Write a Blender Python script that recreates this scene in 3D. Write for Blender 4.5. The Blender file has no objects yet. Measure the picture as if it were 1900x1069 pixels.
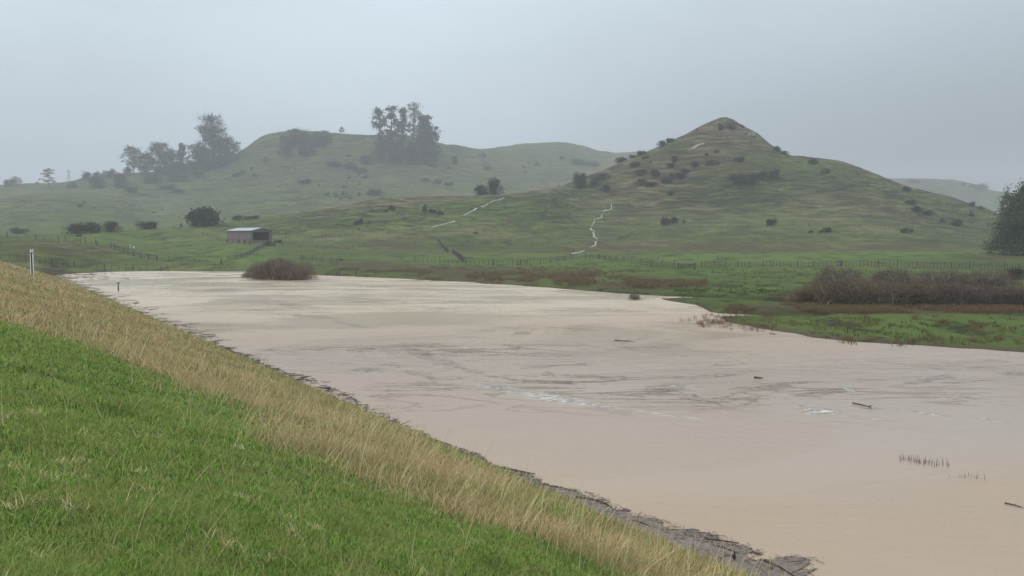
import bpy, math, random
import numpy as np
from mathutils import Vector, Matrix

# ------------------------------------------------------------------ scene, camera, light
S = bpy.context.scene
COL = S.collection
F = 1372.0; PW = 1900.0; PH = 1069.0; PITCH = math.radians(3.32); CAMZ = 5.0
cam_d = bpy.data.cameras.new('camera'); cam = bpy.data.objects.new('camera', cam_d); COL.objects.link(cam)
cam_d.sensor_width = 36.0; cam_d.lens = 36.0 * F / PW
cam_d.clip_start = 0.05; cam_d.clip_end = 6000
cam.location = (0, 0, CAMZ); cam.rotation_euler = (math.pi / 2 - PITCH, 0, 0)
S.camera = cam

SUN_EL = math.radians(52); SUN_AZ = math.radians(215)      # behind the viewer, to the left
w = bpy.data.worlds.new('World'); S.world = w; w.use_nodes = True
nt = w.node_tree; nt.nodes.clear()
N = nt.nodes.new; L = nt.links.new
out = N('ShaderNodeOutputWorld'); bg = N('ShaderNodeBackground'); bg.inputs['Strength'].default_value = 0.1
sky = N('ShaderNodeTexSky'); sky.sky_type = 'NISHITA'; sky.sun_disc = False
sky.sun_elevation = SUN_EL; sky.sun_rotation = SUN_AZ; sky.dust_density = 4.0; sky.air_density = 1.2
tc = N('ShaderNodeTexCoord'); sep = N('ShaderNodeSeparateXYZ'); L(tc.outputs['Generated'], sep.inputs[0])
grad = N('ShaderNodeValToRGB'); L(sep.outputs['Z'], grad.inputs[0])
e = grad.color_ramp.elements
e[0].position = 0.0; e[0].color = (0.335, 0.40, 0.46, 1)
e[1].position = 1.0; e[1].color = (0.90, 0.955, 1.0, 1)
m1 = e.new(0.12); m1.color = (0.435, 0.51, 0.572, 1)
m2 = e.new(0.35); m2.color = (0.555, 0.645, 0.71, 1)
mp = N('ShaderNodeMapping'); mp.inputs['Scale'].default_value = (1.2, 1.2, 3.0); L(tc.outputs['Generated'], mp.inputs[0])
cn = N('ShaderNodeTexNoise'); cn.inputs['Scale'].default_value = 1.5; cn.inputs['Detail'].default_value = 4; L(mp.outputs[0], cn.inputs[0])
cr = N('ShaderNodeMapRange'); cr.inputs[1].default_value = 0.3; cr.inputs[2].default_value = 0.7
cr.inputs[3].default_value = 9.1; cr.inputs[4].default_value = 11.4; L(cn.outputs[0], cr.inputs[0])
sc_ = N('ShaderNodeVectorMath'); sc_.operation = 'SCALE'; L(grad.outputs[0], sc_.inputs[0]); 
rz = N('ShaderNodeMapRange'); rz.interpolation_type = 'SMOOTHSTEP'; L(sep.outputs['Z'], rz.inputs[0]); rz.inputs[1].default_value = 0.02; rz.inputs[2].default_value = 0.42; rz.inputs[3].default_value = 1.0; rz.inputs[4].default_value = 0.0
rx = N('ShaderNodeMapRange'); rx.interpolation_type = 'SMOOTHSTEP'; L(sep.outputs['X'], rx.inputs[0]); rx.inputs[1].default_value = -0.15; rx.inputs[2].default_value = 0.55
bank = N('ShaderNodeMath'); bank.operation = 'MULTIPLY'; L(rz.outputs[0], bank.inputs[0]); L(rx.outputs[0], bank.inputs[1])
bk2 = N('ShaderNodeMath'); bk2.operation = 'MULTIPLY_ADD'; L(bank.outputs[0], bk2.inputs[0]); bk2.inputs[1].default_value = -0.72; bk2.inputs[2].default_value = 1.0
bk3 = N('ShaderNodeMath'); bk3.operation = 'MULTIPLY'; L(bk2.outputs[0], bk3.inputs[0]); L(cr.outputs[0], bk3.inputs[1]); L(bk3.outputs[0], sc_.inputs['Scale'])
mx = N('ShaderNodeMix'); mx.data_type = 'RGBA'; mx.inputs[0].default_value = 0.93
L(sky.outputs[0], mx.inputs[6]); L(sc_.outputs[0], mx.inputs[7]); L(mx.outputs[2], bg.inputs[0]); L(bg.outputs[0], out.inputs[0])

sun_d = bpy.data.lights.new('sun', 'SUN'); sun_d.energy = 1.0; sun_d.angle = math.radians(25); sun_d.color = (1.0, 0.97, 0.92)
sun = bpy.data.objects.new('sun', sun_d); COL.objects.link(sun)
sd = Vector((math.sin(SUN_AZ) * math.cos(SUN_EL), math.cos(SUN_AZ) * math.cos(SUN_EL), math.sin(SUN_EL)))
sun.rotation_euler = sd.to_track_quat('Z', 'Y').to_euler(); sun.location = (0, -20, 60)

S.view_settings.view_transform = 'Standard'; S.view_settings.look = 'None'
S.view_settings.exposure = 0.42; S.view_settings.gamma = 1.0
S.cycles.max_bounces = 5; S.cycles.volume_bounces = 1; S.cycles.transparent_max_bounces = 8
try:
    S.cycles.use_denoising = True; S.cycles.denoiser = 'OPENIMAGEDENOISE'
except Exception: pass

# ------------------------------------------------------------------ helpers: projection
cp, sp = math.cos(PITCH), math.sin(PITCH)
def ray(px, py):
    """column slope c = X/Y and height slope t = (Z-CAMZ)/Y of a line of sight"""
    a = (px - PW / 2) / F; b = (PH / 2 - py) / F
    Y = cp + b * sp; Zr = b * cp - sp
    return a / Y, Zr / Y
def to_px(x, y, z):
    zz = z - CAMZ; d = y * cp - zz * sp; u = y * sp + zz * cp
    d = np.where(np.abs(d) < 1e-3, 1e-3, d)
    return PW / 2 + F * x / d, PH / 2 - F * u / d

# ------------------------------------------------------------------ noise
_rs = np.random.RandomState(7); _TAB = _rs.rand(256, 256)
def vnoise(x, y):
    xi = np.floor(x).astype(int); yi = np.floor(y).astype(int); fx = x - xi; fy = y - yi
    fx = fx * fx * (3 - 2 * fx); fy = fy * fy * (3 - 2 * fy)
    g = lambda i, j: _TAB[i & 255, j & 255]
    return (g(xi, yi) * (1 - fx) + g(xi + 1, yi) * fx) * (1 - fy) + (g(xi, yi + 1) * (1 - fx) + g(xi + 1, yi + 1) * fx) * fy
def fbm(x, y, o=4):
    s = 0; a = 1; t = 0
    for k in range(o):
        s = s + a * vnoise(x * 2 ** k + 17.3 * k, y * 2 ** k + 5.1 * k); t += a; a *= 0.5
    return s / t * 2 - 1
def sstep(a, b, x):
    t = np.clip((x - a) / (b - a), 0, 1); return t * t * (3 - 2 * t)

# ------------------------------------------------------------------ terrain
def pchip_slopes(x, y):
    h = np.diff(x, axis=-1); d = np.diff(y, axis=-1) / h
    m = np.zeros_like(y)
    w1 = 2 * h[..., 1:] + h[..., :-1]; w2 = h[..., 1:] + 2 * h[..., :-1]
    same = d[..., 1:] * d[..., :-1] > 0
    with np.errstate(divide='ignore', invalid='ignore'):
        hm = (w1 + w2) / (w1 / d[..., :-1] + w2 / d[..., 1:])
    m[..., 1:-1] = np.where(same, hm, 0); m[..., 0] = d[..., 0]; m[..., -1] = d[..., -1]
    return m
def pchip_eval(xk, yk, x):
    """rows of knots (N,K) evaluated at x (N,)"""
    m = pchip_slopes(xk, yk); n = xk.shape[-1]
    i = np.clip((x[:, None] >= xk).sum(-1) - 1, 0, n - 2); r = np.arange(len(x))
    x0 = xk[r, i]; x1 = xk[r, i + 1]; h = x1 - x0; t = np.clip((x - x0) / h, 0, 1)
    return ((1 + 2 * t) * (1 - t) ** 2 * yk[r, i] + t * (1 - t) ** 2 * h * m[r, i]
            + t * t * (3 - 2 * t) * yk[r, i + 1] + t * t * (t - 1) * h * m[r, i + 1])

# each layer: (px, depth, py) -- a line of the land, from the shore to behind the ridges; ('z', value) gives a height
def P(*a): return a
SH = [(-400, 100), (0, 104), (60, 112), (95, 121), (150, 133), (220, 140), (300, 143), (450, 140), (600, 122), (700, 114), (850, 101), (1000, 88), (1100, 80),
      (1200, 71), (1260, 65), (1295, 61), (1320, 55), (1345, 49), (1400, 44), (1500, 40), (1600, 38), (1700, 36.6), (1800, 35.4), (1900, 34.2), (2300, 31)]
LAY = [
 [(p, d - 8, 'z', -1.3) for p, d in SH],
 [(p, d, 'z', 0.0) for p, d in SH],
 [(-400, 125, 'z', 2.5), (0, 131, 480), (60, 132, 488), (131, 140, 495), (190, 148, 'z', 1.0), (255, 151, 'z', 0.85), (300, 154, 'z', .8), (400, 156, 'z', 0.9), (450, 153, 'z', .9), (600, 138, 'z', .7), (750, 130, 'z', .75), (900, 120, 'z', .7),
  (1050, 105, 'z', .7), (1200, 95, 'z', .6), (1318, 76, 'z', .4), (1345, 72, 'z', .35), (1500, 60, 'z', .4), (1700, 56, 'z', .5), (1900, 54, 'z', .5), (2300, 50, 'z', .5)],
 [(-400, 172, 436), (0, 175, 440), (100, 175, 446), (150, 176, 452), (210, 178, 461), (300, 180, 470), (400, 182, 476), (450, 182, 474), (600, 180, 475), (900, 165, 484), (1200, 160, 486), (1500, 150, 490), (1900, 140, 493), (2300, 138, 495)],
 [(-400, 200, 441), (0, 200, 444), (150, 200, 450), (300, 215, 455), (400, 206, 461), (450, 205, 461), (520, 205, 464), (600, 205, 467), (750, 205, 467), (900, 200, 470), (1050, 195, 472), (1200, 195, 470), (1345, 195, 469), (1500, 190, 468), (1650, 185, 466), (1750, 180, 465), (1900, 180, 470), (2300, 180, 474)],
 [(-400, 215, 439), (0, 216, 441), (150, 216, 444), (300, 228, 447), (400, 219, 455), (450, 219, 455), (600, 218, 463.5), (900, 213, 466), (1050, 208, 468), (1200, 208, 465.5), (1500, 203, 463), (1650, 198, 461), (1900, 193, 466), (2300, 193, 470)],
 [(-400, 240, 437), (0, 240, 437.5), (150, 245, 433), (300, 250, 426), (400, 245, 437), (450, 243, 446), (520, 243, 444), (600, 243, 445), (750, 247, 437), (900, 247, 436), (1050, 242, 442), (1200, 242, 441), (1345, 242, 437), (1500, 240, 432), (1650, 238, 433), (1800, 237, 445), (1900, 237, 452), (2300, 237, 458)],
 [(-400, 270, 441), (0, 270, 437), (150, 275, 431.5), (300, 285, 424.5), (380, 290, 418), (430, 295, 411), (520, 305, 400), (600, 315, 390), (680, 330, 375), (720, 335, 366), (790, 340, 365), (850, 345, 367), (900, 350, 365),
  (960, 355, 360), (1000, 358, 353), (1040, 360, 350), (1100, 345, 372), (1200, 310, 395), (1345, 305, 395), (1500, 300, 393), (1650, 290, 400), (1800, 290, 425), (1900, 290, 440), (2300, 290, 446)],
 [(-400, 320, 439), (0, 320, 435), (150, 322, 432), (300, 330, 427), (450, 350, 422), (600, 380, 408), (750, 400, 392), (900, 410, 385), (1000, 400, 372), (1050, 390, 342), (1075, 395, 333), (1100, 400, 324), (1150, 405, 305), (1200, 410, 284), (1250, 415, 262), (1290, 420, 243),
  (1312, 423, 232), (1328, 425, 224.5), (1345, 425, 220.5), (1360, 425, 225), (1376, 424, 235), (1405, 421, 250), (1430, 417, 270), (1465, 412, 289.5), (1500, 405, 294), (1550, 400, 300), (1620, 395, 322), (1680, 385, 345), (1750, 375, 362), (1800, 365, 380), (1840, 355, 392), (1870, 345, 408), (1900, 335, 425), (2300, 330, 440)],
 [(-400, 600, 375), (0, 600, 366), (100, 610, 357), (200, 620, 362), (260, 630, 375), (300, 640, 378), (380, 660, 365), (450, 680, 350), (520, 700, 340), (600, 710, 325), (750, 710, 335), (900, 730, 340), (1000, 730, 345), (1050, 680, 372), (1100, 660, 368), (1200, 640, 350), (1345, 640, 330), (1500, 640, 350), (1900, 600, 425), (2300, 600, 435)],
 [(-400, 660, 378), (0, 660, 367), (100, 670, 360), (200, 690, 353), (300, 720, 345), (380, 760, 325), (450, 775, 302), (520, 790, 272), (600, 790, 276), (750, 800, 285), (900, 870, 300), (1050, 930, 305), (1200, 980, 300), (1345, 1020, 335), (1500, 1050, 350), (1900, 1050, 380), (2300, 1050, 385)],
 [(-400, 826, 350), (0, 826, 345), (60, 826, 342), (130, 826, 338), (160, 826, 331), (240, 826, 322), (300, 826, 318), (360, 826, 310), (410, 826, 300), (440, 826, 285), (465, 826, 268), (490, 826, 252), (520, 826, 245), (560, 826, 243), (620, 826, 246), (690, 829, 250), (760, 833, 252),
  (815, 856, 266), (850, 902, 270), (885, 960, 277), (930, 1020, 274), (980, 1080, 268), (1045, 1095, 266), (1080, 1102, 272), (1120, 1110, 283), (1140, 1140, 286), (1200, 1200, 284), (1345, 1230, 320), (1500, 1180, 333), (1660, 1180, 332), (1760, 1180, 333), (1800, 1180, 340), (1850, 1180, 355), (1900, 1180, 360), (2300, 1180, 365)],
 [(-400, 1600, 'z', 25.), (950, 1600, 'z', 25.), (1340, 1600, 'z', 40.), (1500, 1600, 'z', 60.), (2300, 1600, 'z', 60.)],
 [(-400, 2300, 'z', 18.), (950, 2300, 'z', 18.), (2300, 2300, 'z', 18.)],
]
_LC = []
for lay in LAY:
    c, d, z = [], [], []
    for p in lay:
        if len(p) == 4: ci, _ = ray(p[0], 480); zi = p[3]
        else: ci, t = ray(p[0], p[2]); zi = CAMZ + t * p[1]
        c.append(ci); d.append(p[1]); z.append(zi)
    _LC.append((np.array(c), np.array(d, float), np.array(z, float)))
def _cols(c):
    n = len(c); Yk = np.empty((n, len(_LC))); Zk = np.empty((n, len(_LC)))
    for i, (cc, dd, zz) in enumerate(_LC):
        q = np.clip(c, cc[0], cc[-1])
        K = np.broadcast_to(cc, (n, len(cc)))
        if i < 2: Yk[:, i] = np.interp(q, cc, dd)
        else: Yk[:, i] = pchip_eval(K, np.broadcast_to(dd, K.shape), q)
        Zk[:, i] = pchip_eval(K, np.broadcast_to(zz, K.shape), q)
    return Yk, Zk
def line_dist(x, y, pts):
    """distance to a polyline and position along it"""
    best = np.full(x.shape, 1e9); par = np.zeros(x.shape); n = len(pts) - 1
    for k in range(n):
        ax, ay = pts[k]; bx, by = pts[k + 1]; dx, dy = bx - ax, by - ay
        t = np.clip(((x - ax) * dx + (y - ay) * dy) / (dx * dx + dy * dy), 0, 1)
        d = np.hypot(x - ax - t * dx, y - ay - t * dy); par = np.where(d < best, (k + t) / n, par); best = np.minimum(best, d)
    return best, par
def onplane(px, py, z=0.0):
    c, t = ray(px, py); Y = (z - CAMZ) / t; return (c * Y, Y)
CH1 = [onplane(*p) for p in ((1060, 541), (1150, 547), (1230, 551), (1300, 553.5), (1400, 559), (1480, 566), (1530, 569))]
CH2 = [onplane(*p) for p in ((1310, 583), (1390, 586), (1450, 588), (1500, 591))]
DN = 1.2264; DD = (-0.71 / DN, 1 / DN)
def su(x, y):
    return DD[0] * x + DD[1] * y, 9.17 - DD[1] * x + DD[0] * y
def bank_h(x, y):
    """the embankment the camera stands on"""
    s, u = su(x, y)
    up = 0.37 * u; top = 3.62
    k = 0.5; hh = np.clip(0.5 + 0.5 * (top - up) / k, 0, 1); z = top * (1 - hh) + up * hh - k * hh * (1 - hh)
    z = np.minimum(z, top - 0.33 * (u - 14))
    z = np.where(u > 14, np.maximum(z, 0.6), z)
    fade = 1 - sstep(116, 143, s)
    z = np.where(z > 0, z * fade, z)
    z = z + np.where(u > 0, 1, 0.3) * sstep(-1, 2, u) * fade * (0.10 * fbm(x * 0.35, y * 0.35, 3) + 0.035 * fbm(x * 1.7 + 9, y * 1.7, 2))
    z = z + 0.03 * fbm(x * 0.5, y * 0.5, 3)
    return np.where((u > -6) & (s < 150), np.maximum(z, -1.6), -1.6)
def Zt(x, y, bank=True):
    x = np.asarray(x, float); y = np.asarray(y, float); shp = x.shape; x = x.ravel(); y = y.ravel()
    r = np.hypot(x, y); az = np.clip(np.arctan2(x, y), math.atan(_LC[1][0][0]), math.atan(_LC[1][0][-1]))
    c = np.tan(az); Y = r * np.cos(az)
    zs = np.empty_like(Y)
    for a in range(0, len(Y), 60000):
        b = slice(a, a + 60000); Yk, Zk = _cols(c[b]); zs[b] = pchip_eval(Yk, Zk, np.clip(Y[b], Yk[:, 0], Yk[:, -1]))
    amp = sstep(-0.2, 1, zs) * (0.06 + 0.65 * sstep(6, 30, zs))
    zs = zs + amp * (fbm(x / 22, y / 22, 3) * 1.5 + 0.5 * fbm(x / 5 + 3, y / 5, 2))
    zs = zs + 0.07 * fbm(x / 3.2 + 40, y / 3.2, 3)
    for ch, wd, dp in ((CH1, 1.1, 0.65), (CH2, .7, 0.5)):
        near = (zs < 1.5) & (r < 130)
        if near.any():
            d, _ = line_dist(x[near], y[near], ch); zs[near] -= dp * np.exp(-(d / wd) ** 2)
    if bank: 
        land = sstep(6, 20, su(x, y)[1]); zs = np.where(land > 0, np.maximum(zs, zs * (1 - land) + 0.45 * land), zs)
        zs = np.maximum(zs, bank_h(x, y) if bank == 1 else bank_h(x, y) - 0.35)
    return zs.reshape(shp)
def hit(px, py, y0=22.0, y1=900.0):
    """where the line of sight through a pixel first meets the land"""
    c, t = ray(px, py); Y = np.arange(y0, y1, 4.0); z = CAMZ + t * Y
    g = Zt(c * Y, Y); below = np.nonzero(z <= g)[0]; k = below[0] if len(below) else int(np.argmax(g - z))
    Y = np.arange(max(y0, Y[k] - 4.4), Y[k] + 4.4, 0.4); z = CAMZ + t * Y; g = Zt(c * Y, Y); below = np.nonzero(z <= g)[0]
    if len(below) == 0:
        k = np.argmax(g - z)         # just above a skyline: take the crest
    else: k = below[0]
    return Vector((c * Y[k], Y[k], g[k]))
def ground(x, y): return float(Zt(np.array([x]), np.array([y]))[0])

# ------------------------------------------------------------------ object helpers
def mesh_from(name, V, faces_quads=None, faces_tris=None, smooth=False):
    me = bpy.data.meshes.new(name)
    V = np.asarray(V, np.float32); nq = 0 if faces_quads is None else len(faces_quads); ntr = 0 if faces_tris is None else len(faces_tris)
    me.vertices.add(len(V)); me.vertices.foreach_set('co', V.ravel())
    idx = []; 
    if nq: idx.append(np.asarray(faces_quads, np.int32).ravel())
    if ntr: idx.append(np.asarray(faces_tris, np.int32).ravel())
    idx = np.concatenate(idx); me.loops.add(len(idx)); me.loops.foreach_set('vertex_index', idx)
    st = np.concatenate([np.arange(nq) * 4, nq * 4 + np.arange(ntr) * 3]).astype(np.int32)
    me.polygons.add(nq + ntr); me.polygons.foreach_set('loop_start', st)
    if smooth: me.polygons.foreach_set('use_smooth', np.ones(nq + ntr, bool))
    me.update(calc_edges=True); me.validate()
    return me
def link(name, me, mat=None, parent=None):
    o = bpy.data.objects.new(name, me); COL.objects.link(o)
    if mat and not me.materials: me.materials.append(mat)
    if parent: o.parent = parent
    return o
def tag(o, label=None, cat=None, group=None, kind=None):
    if label: o['label'] = label
    if cat: o['category'] = cat
    if group: o['group'] = group
    if kind: o['kind'] = kind
    return o
def empty(name, loc, rz=0.0, label=None, cat=None, group=None):
    o = bpy.data.objects.new(name, None); COL.objects.link(o); o.location = loc; o.rotation_euler = (0, 0, rz); o.empty_display_size = 0.3
    return tag(o, label, cat, group)
class MB:
    def __init__(s): s.v = []; s.f = []
    def box(s, x0, x1, y0, y1, z0, z1, M=None):
        b = len(s.v); P8 = [Vector(p) for p in ((x0, y0, z0), (x1, y0, z0), (x1, y1, z0), (x0, y1, z0), (x0, y0, z1), (x1, y0, z1), (x1, y1, z1), (x0, y1, z1))]
        if M: P8 = [M @ p for p in P8]
        s.v += P8; s.f += [tuple(b + i for i in q) for q in ((0, 3, 2, 1), (4, 5, 6, 7), (0, 1, 5, 4), (1, 2, 6, 5), (2, 3, 7, 6), (3, 0, 4, 7))]
        return s
    def poly(s, pts):
        b = len(s.v); s.v += [Vector(p) for p in pts]; s.f.append(tuple(range(b, b + len(pts)))); return s
    def prism(s, pts, d):
        """closed outline pts extruded by vector d"""
        b = len(s.v); n = len(pts); d = Vector(d); s.v += [Vector(p) for p in pts] + [Vector(p) + d for p in pts]
        s.f.append(tuple(b + i for i in range(n))[::-1]); s.f.append(tuple(b + n + i for i in range(n)))
        for i in range(n): j = (i + 1) % n; s.f.append((b + i, b + j, b + n + j, b + n + i))
        return s
    def tube(s, path, radii, n=6):
        path = [Vector(p) for p in path]; rings = []
        for i, p in enumerate(path):
            t = (path[min(i + 1, len(path) - 1)] - path[max(i - 1, 0)]).normalized()
            a = t.orthogonal().normalized(); b_ = t.cross(a); r = radii[i] if hasattr(radii, '__len__') else radii
            k = len(s.v); rings.append(k)
            s.v += [p + (a * math.cos(2 * math.pi * q / n) + b_ * math.sin(2 * math.pi * q / n)) * r for q in range(n)]
        for i in range(len(rings) - 1):
            A, B = rings[i], rings[i + 1]
            for q in range(n): r2 = (q + 1) % n; s.f.append((A + q, A + r2, B + r2, B + q))
        s.f.append(tuple(rings[0] + q for q in range(n))[::-1]); s.f.append(tuple(rings[-1] + q for q in range(n)))
        return s
    def mesh(s, name, smooth=False):
        me = bpy.data.meshes.new(name); me.from_pydata([tuple(p) for p in s.v], [], s.f)
        if smooth: me.polygons.foreach_set('use_smooth', np.ones(len(me.polygons), bool))
        me.update(); return me
    def build(s, name, mat, parent=None, smooth=False): return link(name, s.mesh(name, smooth), mat, parent)

# ------------------------------------------------------------------ materials
def newmat(name):
    m = bpy.data.materials.new(name); m.use_nodes = True; t = m.node_tree
    b = t.nodes['Principled BSDF']; return m, t, b
def node(t, ty, **kw):
    n = t.nodes.new(ty)
    for k, v in kw.items():
        if k.startswith('i_'): n.inputs[k[2:].replace('_', ' ')].default_value = v
        else: setattr(n, k, v)
    return n
def ramp(t, fac, stops):
    r = t.nodes.new('ShaderNodeValToRGB'); el = r.color_ramp.elements
    while len(el) < len(stops): el.new(0.5)
    for e_, (p, c) in zip(el, stops): e_.position = p; e_.color = (c[0], c[1], c[2], 1)
    if fac is not None: t.links.new(fac, r.inputs[0])
    return r.outputs[0]
def mixc(t, fac, a, b, mode='MIX'):
    m = t.nodes.new('ShaderNodeMix'); m.data_type = 'RGBA'; m.blend_type = mode
    for sock, v in ((m.inputs[0], fac), (m.inputs[6], a), (m.inputs[7], b)):
        if hasattr(v, 'links') or isinstance(v, bpy.types.NodeSocket): t.links.new(v, sock)
        elif isinstance(v, (int, float)): sock.default_value = v
        else: sock.default_value = (v[0], v[1], v[2], 1)
    return m.outputs[2]
def mathn(t, op, a, b=0.0, c=None, clamp=False):
    m = t.nodes.new('ShaderNodeMath'); m.operation = op; m.use_clamp = clamp
    for i, v in enumerate((a, b) if c is None else (a, b, c)):
        if isinstance(v, bpy.types.NodeSocket): t.links.new(v, m.inputs[i])
        else: m.inputs[i].default_value = v
    return m.outputs[0]
def noise(t, vec, scale, detail=4, rough=0.55, dist=0.0):
    n = t.nodes.new('ShaderNodeTexNoise'); n.inputs['Scale'].default_value = scale; n.inputs['Detail'].default_value = detail
    n.inputs['Roughness'].default_value = rough; n.inputs['Distortion'].default_value = dist
    if vec is not None: t.links.new(vec, n.inputs['Vector'])
    return n.outputs[0]
def mapping(t, vec, scale=(1, 1, 1), rot=(0, 0, 0), loc=(0, 0, 0)):
    m = t.nodes.new('ShaderNodeMapping'); m.inputs['Scale'].default_value = scale; m.inputs['Rotation'].default_value = rot; m.inputs['Location'].default_value = loc
    t.links.new(vec, m.inputs['Vector']); return m.outputs[0]
def maprange(t, v, a, b, c=0.0, d=1.0, smooth=True):
    m = t.nodes.new('ShaderNodeMapRange'); m.interpolation_type = 'SMOOTHSTEP' if smooth else 'LINEAR'
    t.links.new(v, m.inputs[0])
    for i, q in enumerate((a, b, c, d)): m.inputs[i + 1].default_value = q
    return m.outputs[0]
def bump(t, b, h, strength, dist):
    n = t.nodes.new('ShaderNodeBump'); n.inputs['Strength'].default_value = strength; n.inputs['Distance'].default_value = dist
    t.links.new(h, n.inputs['Height']); t.links.new(n.outputs[0], b.inputs['Normal'])
def simple(name, cols, scale=3.0, rough=0.85, bmp=0.3, bd=0.02, stretch=(1, 1, 1), spec=0.3, metal=0.0):
    m, t, b = newmat(name); tcn = t.nodes.new('ShaderNodeTexCoord'); v = mapping(t, tcn.outputs['Object'], stretch)
    n = noise(t, v, scale, 6, 0.6); t.links.new(ramp(t, n, [(0.25 + 0.5 * i / max(1, len(cols) - 1), c) for i, c in enumerate(cols)]), b.inputs['Base Color'])
    b.inputs['Roughness'].default_value = rough; b.inputs['Specular IOR Level'].default_value = spec; b.inputs['Metallic'].default_value = metal
    bump(t, b, n, bmp, bd); return m
def leafmat(name, cols, patch=None, patchscale=0.3, trans=0.15, rough=0.7, dark=None):
    m, t, b = newmat(name); g = t.nodes.new('ShaderNodeNewGeometry')
    c = ramp(t, g.outputs['Random Per Island'], [(i / max(1, len(cols) - 1), q) for i, q in enumerate(cols)])
    if patch:
        n = noise(t, g.outputs['Position'], patchscale, 4, 0.6)
        c = mixc(t, maprange(t, n, 0.42, 0.6), c, mixc(t, 0.6, c, patch))
    if dark:
        n = noise(t, g.outputs['Position'], 1.1, 5, 0.65); c = mixc(t, maprange(t, n, 0.48, 0.78, 0, .75), c, dark)
    t.links.new(c, b.inputs['Base Color']); b.inputs['Roughness'].default_value = rough; b.inputs['Specular IOR Level'].default_value = 0.2
    if trans > 0:
        tr = t.nodes.new('ShaderNodeBsdfTranslucent'); t.links.new(c, tr.inputs[0]); mxs = t.nodes.new('ShaderNodeMixShader'); mxs.inputs[0].default_value = trans
        o = t.nodes['Material Output']; t.links.new(b.outputs[0], mxs.inputs[1]); t.links.new(tr.outputs[0], mxs.inputs[2]); t.links.new(mxs.outputs[0], o.inputs[0])
    return m

M = {}
M['bark'] = simple('bark', [(0.03, 0.025, 0.02), (0.09, 0.08, 0.07)], 2, 0.9)
M['palebark'] = simple('pale_bark', [(0.10, 0.09, 0.08), (0.24, 0.22, 0.20)], 3, 0.9)
M['leaf_dark'] = leafmat('dark_foliage', [(0.012, 0.02, 0.014), (0.03, 0.042, 0.026), (0.05, 0.062, 0.035)], (0.02, 0.024, 0.028))
M['leaf_shrub'] = leafmat('shrub_foliage', [(0.012, 0.019, 0.014), (0.027, 0.037, 0.024), (0.05, 0.06, 0.036)], (0.045, 0.045, 0.035), 0.15)
M['leaf_willow'] = leafmat('willow_foliage', [(0.05, 0.068, 0.036), (0.10, 0.125, 0.06), (0.16, 0.18, 0.10)], (0.07, 0.085, 0.06), 0.25, .35)
M['leaf_olive'] = leafmat('olive_leaves', [(0.09, 0.075, 0.045), (0.15, 0.12, 0.065), (0.20, 0.165, 0.08)], (0.13, 0.085, 0.075), 0.16, .3)
M['twig'] = leafmat('willow_twigs', [(0.07, 0.05, 0.05), (0.15, 0.11, 0.10), (0.24, 0.18, 0.15)], (0.22, 0.17, 0.085), 0.13, 0.2)
M['twig_pale'] = simple('pale_branches', [(0.22, 0.19, 0.17), (0.42, 0.38, 0.34)], 2)
M['wood'] = simple('weathered_fence_wood', [(0.03, 0.026, 0.026), (0.07, 0.062, 0.058), (0.13, 0.12, 0.11)], 4, 0.9, stretch=(3, 3, 0.5))
M['wire'] = simple('galvanised_wire', [(0.08, 0.085, 0.09), (0.16, 0.17, 0.18)], 5, 0.6, metal=0.3)
M['drift'] = simple('wet_driftwood', [(0.014, 0.01, 0.008), (0.05, 0.032, 0.025), (0.15, 0.10, 0.07)], 3, 0.55, stretch=(1, 1, 1))
M['white'] = simple('white_paint', [(0.60, 0.62, 0.60), (0.80, 0.81, 0.78)], 6, 0.5, 0.1)
M['maroon'] = simple('maroon_paint', [(0.035, 0.012, 0.014), (0.065, 0.02, 0.024)], 6, 0.5, 0.1)
M['black'] = simple('black_band', [(0.008, 0.008, 0.01), (0.02, 0.02, 0.022)], 6, 0.5, 0.1)
M['rock'] = simple('grey_rock', [(0.10, 0.10, 0.09), (0.2, 0.195, 0.17), (0.28, 0.27, 0.24)], 0.6, 0.95, 0.6, 0.3)

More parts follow.
